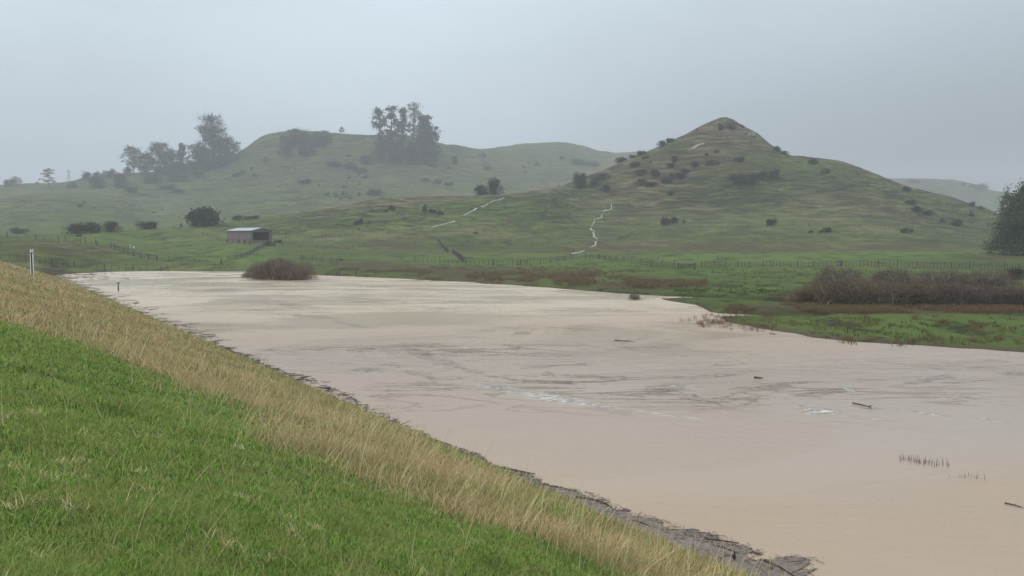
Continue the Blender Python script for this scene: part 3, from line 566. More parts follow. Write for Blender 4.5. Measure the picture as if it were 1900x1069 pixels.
# green undergrowth amid the straw
x_, y_, r_ = polar_pts(rg, 260000, 4.0, 110); s_, u_ = su(x_, y_)
k_ = (dryness(x_, y_) > 0.4) & (u_ > 0.05) & (s_ < 135) & (rg.rand(len(x_)) < 0.22 + 0.75 * fbm(x_ * 0.5 + 30, y_ * 0.5, 3) + 0.5 * (u_ < 2.0)); x_, y_, r_ = x_[k_], y_[k_], r_[k_]
tag(blades('grass', x_, y_, bank_h(x_, y_), rg.uniform(0.08, 0.18, len(x_)), np.maximum(0.004, 0.0009 * r_), rg.rand(len(x_)) * 6.28, rg.uniform(0.2, 0.8, len(x_)), M['grass_green'], 3), 'green undergrowth showing between the straw on the bank', 'grass', kind='stuff')
# long pale seed stalks, curved
def stalks(name, n, seed):
    rg = np.random.RandomState(seed); V = []; Fq = []; k = 0
    bx_, by_, br_ = polar_pts(rg, n * 6, 4.6, 22, -48, 30); s_, u_ = su(bx_, by_); dd_ = dryness(bx_, by_)
    ok = (u_ > 0.6) & (rg.rand(len(bx_)) < np.clip(dd_ * 1.0 + np.exp(-((u_ - np.interp(s_, _bs, _bu)) / 0.8) ** 2) * 0.7 + 0.035, 0, 1)); bx_, by_, br_ = bx_[ok][:n], by_[ok][:n], br_[ok][:n]
    bz_ = bank_h(bx_, by_)
    for x, y, z, r in zip(bx_, by_, bz_, br_):
        L_ = rg.uniform(0.2, 0.8); a = rg.uniform(-2.2, 1.2); ben = rg.uniform(0.1, 1.3); tilt = rg.uniform(0.05, 0.9); w_ = max(0.004, 0.0008 * r); sa_ = rg.rand() * 6.28
        p = np.array([x, y, z]); seg = 6
        for q in range(seg + 1):
            th = tilt + ben * (q / seg) ** 1.5; wq = w_ * (1 - 0.75 * q / seg)
            V.append(p + [math.cos(sa_) * wq / 2, math.sin(sa_) * wq / 2, 0]); V.append(p - [math.cos(sa_) * wq / 2, math.sin(sa_) * wq / 2, 0])
            p = p + np.array([math.cos(a) * math.sin(th), math.sin(a) * math.sin(th), math.cos(th)]) * L_ / seg
            if q: b0 = k + 2 * q - 2; Fq.append((b0, b0 + 1, b0 + 3, b0 + 2))
        k += 2 * (seg + 1)
    return link(name, mesh_from(name, np.array(V), Fq), M['grass_stalk'])
tag(stalks('grass_stalks', 1900, 5), 'long pale bent grass stalks along the edge of the turf', 'grass', kind='stuff')
# dead tufts lying in the turf
x0_, y0_, r0_ = polar_pts(rg, 300, 3.5, 14); k_ = dryness(x0_, y0_) < 0.3; x0_, y0_ = x0_[k_], y0_[k_]; nt_ = 26
x_ = np.repeat(x0_, nt_) + rg.normal(0, 0.05, len(x0_) * nt_); y_ = np.repeat(y0_, nt_) + rg.normal(0, 0.04, len(x0_) * nt_)
k_ = np.repeat(rg.rand(len(x0_)) < 0.55, nt_); x_, y_ = x_[k_], y_[k_]
tag(blades('dead_grass', x_, y_, bank_h(x_, y_) + 0.03, rg.uniform(0.02, 0.10, len(x_)), 0.004 + 0 * x_, rg.rand(len(x_)) * 6.28, rg.uniform(0.8, 1.05, len(x_)), M['grass_stalk'], 4, 0.9), 'small clumps of dead mown stems lying in the green turf', 'grass', kind='stuff')

# ------------------------------------------------------------------ rushes and pasture tufts beyond the water
def clumps(name, spots, per, h, wd, spread, mat, seed, label, cat='rushes'):
    rg = np.random.RandomState(seed); sx_ = np.array([p[0] for p in spots]); sy_ = np.array([p[1] for p in spots]); sc2 = rg.uniform(0.6, 1.4, len(spots))
    x = np.repeat(sx_, per); y = np.repeat(sy_, per); s2 = np.repeat(sc2, per); n = len(x)
    a = rg.rand(n) * 6.28; q = rg.rand(n) * spread * s2; x = x + np.cos(a) * q; y = y + np.sin(a) * q; z = np.maximum(Zt(x, y), -0.05)
    o = blades(name, x, y, z, h * s2 * rg.uniform(0.6, 1.1, n), wd * rg.uniform(0.7, 1.3, n), a, rg.uniform(0.1, 0.75, n), mat, seed, 0.6)
    return tag(o, label, cat, kind='stuff')
def px_spots(n, seed, boxes, ymin=22, ymax=240, zmin=-0.15):
    """scatter over patches of land given by where they show"""
    rg = np.random.RandomState(seed); res = []
    tot = sum(b_[4] for b_ in boxes)
    for (cx, cy, rx, ry, wt) in boxes:
        k = int(n * wt / tot); c1 = cx + rg.uniform(-1, 1, k) * rx; c2 = cy + rg.uniform(-1, 1, k) * ry
        c, t_ = ray(c1, c2); Yq = (0.6 - CAMZ) / t_
        for _ in range(5):
            Yq = np.minimum(260, (np.maximum(Zt(c * Yq, Yq), 0) - CAMZ) / t_)
        s__, u__ = su(c * Yq, Yq); ok = (Zt(c * Yq, Yq) > zmin) & ((u__ < -1.5) | (s__ > 144)) & (vnoise(c * Yq / 4.0 + seed, Yq / 7.0) > (0.42 if seed == 21 else 0.2)); res += list(zip((c * Yq)[ok], Yq[ok]))
    return res
RB = [(980, 512, 200, 9, 4), (880, 519, 110, 10, 3), (740, 503, 120, 9, 2), (1120, 528, 90, 7, 2), (1240, 532, 70, 10, 2.2), (1060, 500, 130, 4, .6)]
clumps('rushes', px_spots(1900, 21, RB), 20, 0.38, 0.045, 0.55, M['rush'], 31, 'reddish brown rushes along the far edge of the water')
RB2 = [(1450, 575, 100, 8, 2), (1700, 576, 230, 6, 3.4), (1560, 572, 110, 8, 1.6), (1860, 575, 60, 6, .8)]
clumps('rushes', px_spots(1700, 22, RB2, 22, 90), 24, 0.28, 0.022, 0.3, M['rush'], 32, 'brown rushes in front of the willow thicket')
RB3 = [(1640, 598, 70, 10, 1), (1750, 610, 70, 12, 1.2), (1560, 604, 60, 8, .8), (1850, 620, 60, 18, 1.), (1800, 634, 100, 6, 1), (1430, 602, 60, 6, .9), (1700, 632, 160, 5, 1.), (1400, 592, 60, 4, .8)]
clumps('rushes', px_spots(170, 23, RB3, 22, 70), 34, 0.25, 0.014, 0.26, M['rush'], 33, 'scattered brown rush clumps on the green right bank')
RB4 = [(1310, 598, 30, 5, 1), (1300, 592, 60, 4, 1), (1370, 588, 60, 3, 1), (1390, 612, 50, 4, .7), (1330, 603, 30, 5, 1.2), (1240, 597, 40, 3, .25)]
clumps('rushes', px_spots(110, 24, RB4, 22, 70, -2), 14, 0.34, 0.014, 0.14, M['rush'], 34, 'drowned rushes poking out of the water off the green tip')
TB = [(1100, 490, 600, 20, 3), (1500, 520, 400, 25, 2), (600, 485, 250, 15, 1.5), (1400, 545, 150, 8, 1), (420, 480, 130, 14, .6), (1650, 610, 240, 30, .35)]
clumps('pasture_tufts', px_spots(2600, 25, TB), 12, 0.20, 0.045, 0.35, M['tuft'], 35, 'rough tufts of darker grass across the far paddocks', 'grass')

# ------------------------------------------------------------------ foliage meshes
def leaf_mesh(name, C, size, rg, flat=0.0):
    n = len(C); u = rg.normal(size=(n, 3)); u[:, 2] *= (1 - flat); u /= np.linalg.norm(u, axis=1)[:, None]
    v = rg.normal(size=(n, 3)); v[:, 2] *= (1 - flat); v -= (v * u).sum(1)[:, None] * u; v /= np.linalg.norm(v, axis=1)[:, None]
    s_ = (size * rg.uniform(0.6, 1.4, n))[:, None]; V = np.stack([C - u * s_, C + v * s_ * 0.7, C + u * s_, C - v * s_ * 0.7], 1)
    return mesh_from(name, V.reshape(-1, 3), np.arange(n * 4).reshape(-1, 4))
def shrub_meshes(seed, lobes, n, size, elong=0.6):
    """unit shrub: one metre wide, about one metre high, built of leafy lobes on a few stems"""
    rg = np.random.RandomState(seed); C = []; st = MB()
    for k in range(lobes):
        ang = rg.rand() * 6.28; rad = 0.30 * math.sqrt(rg.rand()); cx, cy = math.cos(ang) * rad, math.sin(ang) * rad * elong
        rr = rg.uniform(0.13, 0.24); hh = rg.uniform(0.35, 0.8) * (1 - rad * 0.9); m_ = n // lobes
        d = rg.normal(size=(m_, 3)); d /= np.linalg.norm(d, axis=1)[:, None]; q = rg.rand(m_) ** 0.4
        pts = d * (q * (1 + .22 * rg.normal(size=m_)))[:, None] * [rr, rr, rr * 1.25] + [cx, cy, max(hh, rr)]; C.append(pts)
        m2 = m_ // 3; lo = rg.normal(size=(m2, 3)) * [rr * .55, rr * .5, 0.12] + [cx, cy, max(hh, rr) * 0.4]; C.append(lo)
        st.tube([(0.04 * math.cos(ang), 0.04 * math.sin(ang), -0.08), (cx * 0.6, cy * 0.6, hh * 0.45), (cx, cy, hh)], [0.018, 0.012, 0.004], 5)
    C = np.concatenate(C); C[:, 2] = np.maximum(C[:, 2], 0.0 + 0.02 * rg.rand(len(C)))
    return leaf_mesh('foliage', C, size, rg), st.mesh('stem')
SHR = [shrub_meshes(100 + k, 7 + k % 4, 2100, 0.022) for k in range(7)]
SHS = [shrub_meshes(200 + k, 4, 420, 0.045) for k in range(4)]
for f_, s_ in SHR + SHS: f_.materials.append(M['leaf_shrub']); s_.materials.append(M['bark'])
_cnt = [0]
def shrub(px_, base, wpx, hpx, label, group=None, name='shrub', y0=22, y1=900, depth=None):
    v = hit(px_, base, y0, y1); k = _cnt[0]; _cnt[0] += 1
    W = wpx * 1.12 * v.y / F; H = hpx * v.y / F * 1.32; f_, s_ = (SHR if wpx > 15 else SHS)[k % (7 if wpx > 15 else 4)]
    o = empty(name, (v.x, v.y, v.z - 0.06 * H), (k * 2.399) % 0.7 - 0.35 + (math.pi if k % 2 else 0), label, 'shrub', group)
    o.scale = (W * 1.12, (depth or W * 0.75), H)
    link('foliage', f_, None, o); link('stem', s_, None, o); return o

# left and middle paddock bushes
shrub(36, 434, 46, 12, 'low dark bush at the far left of the paddock edge', y1=330)
shrub(143, 434, 44, 22, 'left half of the dark bush hedge in the paddock above the rail fence', y1=330)
shrub(172, 433, 42, 20, 'middle bush of the dark hedge in the left paddock', y1=330)
shrub(208, 431, 40, 20, 'right-hand bush of the dark hedge in the left paddock', y1=330)
shrub(275, 426, 42, 18, 'single rounded dark bush between the hedge and the broad tree', y1=340)
shrub(337, 421, 8, 6, 'tiny dark bush just left of the broad tree above the shed', y1=340)
shrub(445, 411, 30, 9, 'low bush on the crest behind the shed roof, left one', y1=420, y0=290); shrub(470, 407, 26, 7, 'low bush on the crest behind the shed roof, right one', y1=420, y0=290)
shrub(660, 417, 14, 8, 'left of two small bushes on the near green spur', y1=340); shrub(671, 416, 12, 10, 'right of two small bushes on the near green spur', y1=340); shrub(684, 416, 5, 6, 'tiny bush right of the pair on the near green spur', y1=340)
shrub(727, 389, 14, 9, 'small bush on the dry top of the near spur', y1=340); shrub(716, 394, 9, 6, 'smaller bush low and left of the one on the dry spur top', y1=340)
shrub(789, 394, 14, 12, 'leftmost bush of the little row on the spur slope above the left stream', y1=345); shrub(803, 396, 18, 9, 'middle bush of the little row on the spur slope above the left stream', y1=345); shrub(817, 399, 14, 9, 'rightmost bush of the little row on the spur slope above the left stream', y1=345)
shrub(893, 367, 34, 20, 'dark bushy clump on the saddle, left and lower half', name='shrub', y0=350); shrub(918, 366, 34, 32, 'taller dark bush on the saddle above the left stream', y0=350)
shrub(1077, 350, 30, 34, 'tall dark rounded bush where the cone hill meets the spur', y0=330)
shrub(1105, 344, 26, 16, 'bush right of the tall dark one at the foot of the cone hill', y0=300); shrub(1122, 334, 26, 12, 'flat bush on the left flank above the tall dark one', y0=300)
# bushes on the cone hill
for a in ((1150, 302, 22, 11, 'dark bush on the cone hill\'s left skyline, lowest of the three'), (1190, 288, 20, 9, 'dark bush on the cone hill\'s left skyline, middle one'), (1172, 292, 12, 6, 'small bush just below the middle skyline bush of the cone hill'),
          (1228, 272, 20, 11, 'left part of the dark scrub strip high on the cone hill\'s left skyline'), (1243, 265, 20, 10, 'right part of the dark scrub strip high on the cone hill\'s left skyline'),
          (1293, 243, 7, 5, 'tiny bush on the skyline left of the cone top'), (1377, 237, 9, 6, 'small round bush on the skyline right of the cone top'),
          (1338, 241, 18, 12, 'left bush just under the cone top'), (1356, 241, 22, 10, 'right and longer bush just under the cone top'),
          (1441, 281, 20, 9, 'dark bush on the right skyline between cone and shoulder, left one'), (1455, 288, 20, 8, 'dark bush on the right skyline between cone and shoulder, right one'),
          (1370, 342, 38, 22, 'left end of the long dark thicket on the front of the cone hill'), (1395, 344, 40, 22, 'second part of the long dark thicket on the cone hill front'), (1418, 336, 34, 18, 'third part of the long dark thicket on the cone hill front'), (1436, 333, 28, 20, 'right end of the long dark thicket on the cone hill front'),
          (1234, 418, 20, 16, 'left of the paired dark bushes low on the cone hill'), (1251, 415, 22, 12, 'right of the paired dark bushes low on the cone hill'), (1269, 414, 5, 6, 'tiny bush right of the pair low on the cone hill'),
          (1431, 419, 26, 15, 'round bush by the hill fence below the cone'), (1508, 305, 26, 10, 'dark bush just below the green shoulder\'s skyline'), (1532, 322, 18, 9, 'small bush below and right of the shoulder skyline bush'),
          (1682, 355, 24, 9, 'bush high on the right slope near the skyline'), (1690, 380, 24, 10, 'upper left bush of the diagonal scrub strip on the right slope'), (1700, 394, 30, 11, 'middle bush of the diagonal scrub strip on the right slope'), (1722, 400, 28, 9, 'lower right bush of the diagonal scrub strip on the right slope'),
          (1748, 414, 12, 8, 'small bush between the scrub strip and the round right bush'), (1776, 420, 26, 13, 'round bush near the right end of the hill fence'), (1682, 435, 24, 9, 'bush just above the hill fence on the right slope'),
          (1803, 383, 20, 9, 'dark skyline bush on the lower right slope, left one'), (1820, 389, 14, 6, 'dark skyline bush on the lower right slope, right one'), (1803, 402, 12, 10, 'small bush beneath the lower right skyline bushes'),
          (1190, 344, 30, 12, 'lowest left bush in the scrub band across the cone\'s left flank'), (1207, 346, 28, 11, 'second bush in the scrub band across the cone\'s left flank'), (1236, 340, 28, 11, 'third bush in the scrub band across the cone\'s left flank'), (1258, 332, 30, 12, 'fourth bush in the scrub band across the cone\'s left flank'), (1272, 322, 24, 9, 'rightmost bush in the scrub band across the cone\'s left flank'),
          (1190, 325, 26, 12, 'upper left scrub bush on the cone\'s brown left flank'), (1215, 327, 24, 12, 'upper right scrub bush on the cone\'s brown left flank'), (1252, 302, 16, 12, 'scrub bush above the band, below the pale scar'), (1245, 312, 18, 11, 'scrub bush between band and the one below the pale scar'),
          (1290, 310, 20, 10, 'left bush on the saddle of the cone'), (1322, 307, 26, 9, 'middle bush on the saddle of the cone'), (1372, 300, 26, 10, 'right bush on the saddle of the cone'), (1178, 310, 24, 10, 'bush on the left flank just under the skyline bushes'), (1245, 362, 18, 7, 'low bush beneath the scrub band'), (1124, 356, 20, 12, 'bush between the tall dark one and the right stream head')):
    shrub(a[0], a[1], a[2], a[3], a[4], y0=240, y1=440)
# small scattered scrub
rr_ = random.Random(5); ORD = ['first', 'second', 'third', 'fourth', 'fifth', 'sixth', 'seventh', 'eighth', 'ninth', 'tenth', 'eleventh', 'twelfth', 'thirteenth']
for (x0, x1, y0_, y1_, n, lab, grp, d0, d1) in ((450, 680, 275, 370, 26, 'small dark scrub bush on the misty left hill', 'scrub dotted over the misty left hill', 420, 900),
        (820, 1090, 290, 350, 14, 'small scrub bush on the faint middle ridge', 'scrub dotted over the faint middle ridge', 420, 1200),
        (1480, 1830, 340, 440, 9, 'tiny bush on the open right slope', 'tiny bushes on the open right slope', 240, 440),
        (1130, 1330, 262, 345, 12, 'tiny bush on the brown cone flank', 'tiny bushes on the brown cone flank', 300, 440),
        (20, 330, 365, 400, 5, 'tiny bush on the smooth left hillside', 'tiny bushes on the smooth left hillside', 330, 900)):
    cen = [(rr_.uniform(x0, x1), rr_.uniform(y0_, y1_)) for k in range(max(2, n // 4))]; sp2 = [(lambda c_: (min(x1, max(x0, c_[0] + rr_.gauss(0, 16))), min(y1_, max(y0_, c_[1] + rr_.gauss(0, 6)))))(rr_.choice(cen)) for k in range(n)]; rows = 3 if n > 12 else (2 if n > 8 else 1); ys2 = sorted(q[1] for q in sp2)
    rown = {3: ('top row', 'middle row', 'bottom row'), 2: ('upper row', 'lower row'), 1: ('in its row',)}[rows]; byrow = {}
    for q in sp2: byrow.setdefault(min(rows - 1, ys2.index(q[1]) * rows // n), []).append(q)
    for rw, qs in byrow.items():
        for k, q in enumerate(sorted(qs)):
            w_ = rr_.uniform(5, 12); shrub(q[0], q[1], w_, w_ * rr_.uniform(.4, .65), '%s, %s from left, %s' % (lab, ORD[k], rown[rw]), grp, y0=d0, y1=d1)
# left hill scrub masses
for a in ((535, 275, 36, 30, 'left end of the big scrub patch on top of the misty hill'), (560, 272, 40, 34, 'highest bush of the big scrub patch on top of the misty hill'), (590, 273, 40, 28, 'right-hand bush of the big scrub patch on top of the misty hill'), (530, 292, 34, 22, 'lower left bush of the big scrub patch on the misty hill'), (568, 290, 40, 20, 'lower middle bush of the big scrub patch on the misty hill'), (608, 264, 20, 16, 'small right end of the big scrub patch on the misty hill'),
          (545, 245, 24, 6, 'low scrub on the skyline over the big patch'), (604, 246, 16, 4, 'thin scrub on the skyline right of the big patch'),
          (620, 310, 34, 12, 'long low scrub below the big patch, left one'), (650, 314, 30, 12, 'long low scrub below the big patch, right one'), (680, 306, 30, 18, 'pale scrub mound left of the misty conifers'), (670, 320, 30, 10, 'low scrub beneath the pale mound'),
          (440, 328, 22, 8, 'low scrub right under the big bare-topped tree'), (492, 300, 14, 8, 'small scrub on the left shoulder of the misty hill'), (565, 342, 30, 10, 'isolated low scrub mid-slope on the misty hill'), (695, 363, 34, 14, 'rounded scrub above the spur crest'),
          (790, 338, 20, 8, 'left of the scrub line right of the conifers'), (812, 342, 20, 9, 'middle of the scrub line right of the conifers'), (832, 345, 20, 8, 'right of the scrub line right of the conifers'), (844, 306, 16, 16, 'upright dark bush right of the conifers'), (895, 292, 16, 8, 'small bush below the dip in the far ridge'),
          (1075, 306, 40, 12, 'long faint scrub patch on the far ridge, left half'), (1100, 309, 30, 10, 'long faint scrub patch on the far ridge, right half'), (1040, 296, 14, 7, 'faint bush on the far ridge left of the long patch'), (905, 316, 20, 7, 'faint low bush in the middle of the far slope'), (766, 252, 12, 4, 'small bush on the ridge between the conifer groups')):
    shrub(a[0], a[1], a[2], a[3], a[4], y0=380, y1=1300)
# hedge-like undergrowth under the skyline trees
for k, (x, y, w_, h_) in enumerate(((162, 332, 22, 13), (182, 331, 22, 12), (203, 331, 26, 18), (220, 333, 24, 14), (237, 326, 20, 16), (268, 322, 22, 16), (300, 325, 36, 20), (330, 322, 34, 22), (355, 318, 30, 18), (385, 316, 34, 20), (412, 306, 30, 14), (180, 350, 36, 22), (225, 350, 36, 26), (245, 358, 30, 14), (285, 340, 44, 16), (330, 338, 44, 16), (310, 352, 40, 10), (330, 358, 30, 8), (428, 291, 20, 9), (365, 330, 36, 12))):
    pos = ['far left', 'second from the left', 'third from the left', 'fourth from the left', 'under the airy tree, left side', 'under the airy tree, right side', 'at the foot of the rounded tree', 'below the pointed tree', 'between the pointed and the tallest tree', 'at the foot of the tallest tree', 'right of the tallest tree', 'hanging down the slope at the left', 'hanging down the slope under the airy tree', 'lowest under the airy tree', 'below the rounded tree on the slope', 'below the pointed tree on the slope', 'lower scrub below the tree row', 'lowest streak below the tree row', 'last small one before the hill', 'below the tallest tree on the slope'][k]
    shrub(x, y, w_, h_, 'dark undergrowth bush of the skyline tree row, ' + pos, y0=430, y1=1000)
shrub(16, 347, 24, 16, 'round bush on the skyline at the far left', y0=430, y1=1000); shrub(67, 343, 9, 6, 'tiny skyline bush left of the tiered tree', y0=430, y1=1000); shrub(134, 350, 20, 12, 'dim bush on the slope right of the tiered tree', y0=430, y1=1000)
shrub(1695, 340, 30, 8, 'faint bush on the distant right ridge, left one', y0=700, y1=1900); shrub(1815, 352, 40, 12, 'faint bush on the distant right ridge, right one', y0=700, y1=1900); shrub(1785, 345, 14, 7, 'faint small bush on the distant right ridge, middle', y0=700, y1=1900)
# near right and water's edge
o = shrub(1885, 520, 44, 22, 'dark rounded bush at the right edge behind the willow thicket', y0=70, y1=200)
o = shrub(1414, 541, 8, 5, 'single dark clump in the green paddock behind the inlet', y0=70, y1=200); shrub(633, 484, 9, 4, 'low dark clump by the fence right of the drowned willow', y0=100, y1=220)
shrub(500, 457, 24, 9, 'dark scrub heap beside the open end of the shed', y0=200, y1=260); shrub(516, 451, 18, 6, 'lower scrub heap right of the shed', y0=200, y1=280)
shrub(665, 426.5, 0.1 + 9, 3, 'dark low clump in the paddock right of the shed', y0=200, y1=330); shrub(883, 434, 12, 3.5, 'dark low clump right of the left stream foot', y0=200, y1=330)

# ------------------------------------------------------------------ trees
def tree(name, label, px_, base, top, wpx, kind, seed, group=None, y0=430, y1=1000, leaf=None, n_cl=None, lean=0.0, depth=None):
    v = hit(px_, base, y0, y1); H = (base - top) * v.y / F; W = wpx * v.y / F; rg = np.random.RandomState(seed); rn = random.Random(seed)
    o = empty(name, (v.x, v.y, v.z - 0.3), 0, label, 'tree', group); tk = MB(); C = []
    R0 = max(0.12, H * 0.022)
    cfg = {'round': (0.22, 64, 0.115, 30), 'airy': (0.32, 80, 0.085, 22), 'umbrella': (0.3, 22, 0.10, 34), 'pointed': (0.12, 48, 0.10, 30), 'conifer': (0.14, 80, 0.085, 30), 'slim': (0.30, 46, 0.14, 30), 'giant': (0.10, 240, 0.050, 26), 'broad': (0.12, 60, 0.10, 40), 'willow': (0.06, 300, 0.05, 40), 'ghost': (0.3, 80, 0.09, 18)}[kind]
    cb, n, cs, per = cfg; n = n_cl or n; ph = rn.random() * 6.28
    def prof(h):
        if kind in ('round', 'broad'): return math.sqrt(max(0, 1 - (1.7 * h - 0.75) ** 2)) 
        if kind == 'airy': return math.sqrt(max(0.02, 1 - (1.5 * h - 0.6) ** 2))
        if kind == 'umbrella': return 0.95 if h > 0.72 else (0.75 if h > 0.55 else (1.0 if h < 0.3 else 0.35))
        if kind == 'pointed': return max(0.1, (1 - h) ** 0.7)
        if kind == 'conifer': return max(0.30, (1 - h ** 2.0)) * (0.9 + 0.25 * math.sin(h * 17 + ph))
        if kind == 'slim': return 0.55 + 0.45 * math.sin(h * 9 + ph)
        if kind == 'giant': return 1.0 - 0.75 * h if h < .5 else (0.62 if h < .8 else 0.5)
        if kind == 'ghost': return math.sqrt(max(0.02, 1 - (1.6 * h - 0.7) ** 2))
        return math.sqrt(max(0, 1 - (1.25 * h - 0.25) ** 2))
    trunk_top = H * {'round': .55, 'airy': .5, 'umbrella': .7, 'pointed': .95, 'conifer': .95, 'slim': .97, 'giant': .86, 'broad': .45, 'willow': .5, 'ghost': .8}[kind]
    tp = [Vector((lean * H * q * q + 0.01 * H * math.sin(5 * q + ph), 0.01 * H * math.cos(4 * q), trunk_top * q)) for q in (0, .15, .35, .6, .8, 1)]
    tk.tube(tp, [R0 * 1.5, R0, R0 * .8, R0 * .55, R0 * .35, R0 * .15], 7)
    def on_trunk(z):
        q = min(0.999, max(0, z / trunk_top)); s5 = [0, .15, .35, .6, .8, 1]
        for a in range(5):
            if q <= s5[a + 1]: return tp[a].lerp(tp[a + 1], (q - s5[a]) / (s5[a + 1] - s5[a])), R0 * (1 - 0.8 * q)
        return tp[-1], R0 * .2
    for k in range(n):
        h = rn.random() ** (0.85 if kind != 'giant' else 1.0); a = rn.random() * 6.28
        q = (rn.random() ** 0.45) * prof(h) * (0.85 + 0.25 * math.sin(3 * a + ph) * math.cos(h * 6))
        tgt = Vector((math.cos(a) * q * W / 2 + lean * H * h, math.sin(a) * q * W / 2 * 0.85, H * (cb + (1 - cb) * h) - (0.06 * H * q * q if kind != 'conifer' else 0.03 * H)))
        bz = max(H * 0.08, min(trunk_top, tgt.z - (0.18 if kind in ('conifer', 'slim', 'pointed') else 0.32) * W * q * (1 if kind != 'umbrella' else 0.8)))
        p0, r0 = on_trunk(bz); mid = p0.lerp(tgt, 0.5) + Vector((rn.uniform(-.04, .04) * W, rn.uniform(-.04, .04) * W, 0.05 * W * (1 if kind not in ('conifer',) else -0.2)))
        rb = R0 * 0.28 * (0.6 + q); tk.tube([p0, mid, tgt], [min(rb, r0), rb * .55, rb * .18], 5)
        bare = (kind == 'giant' and h > 0.78) or (kind == 'ghost' and rn.random() < 0.35)
        for _ in range(3 if not bare else 6):
            e_ = tgt + Vector((rn.gauss(0, 1), rn.gauss(0, 1), rn.gauss(.35 if bare else 0, 1))) * W * (0.05 if not bare else 0.055); tk.tube([mid.lerp(tgt, .6), e_], [rb * .3, rb * .12], 3)
        if bare and rn.random() < 0.85: continue
        cs_ = cs * W * rn.uniform(.7, 1.4); npp = per
        if kind == 'conifer' or kind == 'umbrella': sg = np.array([1.25, 1.1, 0.42])
        elif kind == 'willow': sg = np.array([1.0, 1.0, 1.9])
        else: sg = np.array([1.05, 1.0, 0.7])
        pts = rg.normal(size=(npp, 3)) * sg * cs_ * 0.55 + np.array(tgt)
        C.append(pts)
        if kind in ('conifer', 'giant', 'willow') :
            m2 = npp // 2; tt = rg.rand(m2)[:, None]; C.append(np.array(mid) * (1 - tt) + np.array(tgt) * tt + rg.normal(size=(m2, 3)) * cs_ * 0.4)
    C = np.concatenate(C) if C else np.zeros((0, 3)); ls = leaf * (v.y / 540 if v.y > 450 else 1) if leaf else max(0.16, 0.011 * W + 0.10)
    tk.build('trunk', M['bark'], o, True)
    mat = M['leaf_willow'] if kind == 'willow' else M['leaf_dark']
    link('crown', leaf_mesh('crown', C, ls, rg), mat, o)
    return o
tree('tree', 'small tiered umbrella-shaped tree alone on the left skyline', 90, 346, 313, 32, 'umbrella', 1, leaf=.4)
tree('tree', 'faint misty round tree behind the far-left skyline bush', 30, 345, 328, 24, 'round', 2, y0=700, y1=900)
tree('tree', 'airy round-headed tree with bare trunk, leftmost of the skyline row', 248, 324, 272, 46, 'airy', 3, leaf=.42)
tree('tree', 'rounded bushy tree, second in the skyline row', 297, 324, 268, 58, 'round', 4, leaf=.5, n_cl=60)
tree('tree', 'pointed tree between the rounded one and the tallest one', 338, 320, 267, 34, 'pointed', 5, leaf=.5)
tree('tree', 'tallest tree of the skyline row with bare twiggy top', 396, 312, 217, 104, 'giant', 6, leaf=.5)
tree('tree', 'bushy low tree joining the airy and the rounded skyline trees', 273, 324, 288, 44, 'round', 41, leaf=.5)
tree('tree', 'low leafy tree between the rounded and the pointed skyline trees', 318, 322, 280, 48, 'round', 42, leaf=.5)
tree('tree', 'low spreading tree on the right side of the tallest skyline tree', 422, 304, 258, 56, 'round', 43, leaf=.5)
tree('tree', 'lower leafy tree on the left side of the tallest skyline tree', 366, 318, 270, 54, 'round', 16, leaf=.5)
tree('wind_bent_tree', 'tiny wind-bent tree alone on the misty hilltop', 632, 247, 236, 12, 'round', 7, leaf=.3, lean=0.25, n_cl=14)
tree('conifer', 'leftmost leaning conifer of the misty clump', 709, 294, 204, 36, 'slim', 8, leaf=.6, lean=-0.08, y0=480)
tree('conifer', 'tallest dark conifer in the left half of the misty clump', 727, 298, 197, 54, 'conifer', 9, leaf=.6, y0=480, n_cl=64)
tree('conifer', 'slim conifer with a bare lower trunk in the middle of the clump', 748, 286, 203, 34, 'slim', 10, leaf=.6, y0=480)
tree('conifer', 'pale thin-topped tree fading into the mist behind the clump', 768, 270, 194, 46, 'ghost', 11, leaf=.45, y0=780, y1=900)
tree('conifer', 'dense wide dark conifer at the right of the misty clump', 788, 302, 215, 64, 'conifer', 12, leaf=.65, y0=480, n_cl=90)
tree('conifer', 'lower spreading conifer leaning out right of the clump', 800, 305, 233, 40, 'round', 13, leaf=.6, y0=480)
for k, (x, y, w_, h_, lb) in enumerate(((705, 302, 34, 40, 'left'), (735, 305, 38, 34, 'middle left'), (764, 306, 36, 40, 'middle right'), (795, 308, 36, 44, 'right'))):
    shrub(x, y, w_, h_, 'dark undergrowth at the foot of the misty conifers, ' + lb, y0=480, y1=1000)
tree('tree', 'broad flat-topped dark tree on the slope above the shed', 379, 420, 389, 66, 'broad', 14, leaf=.42, y0=270, y1=420, n_cl=80)
tree('willow_tree', 'big willow at the right edge below the hill', 1900, 474, 344, 140, 'willow', 15, leaf=.2, y0=140, y1=260)

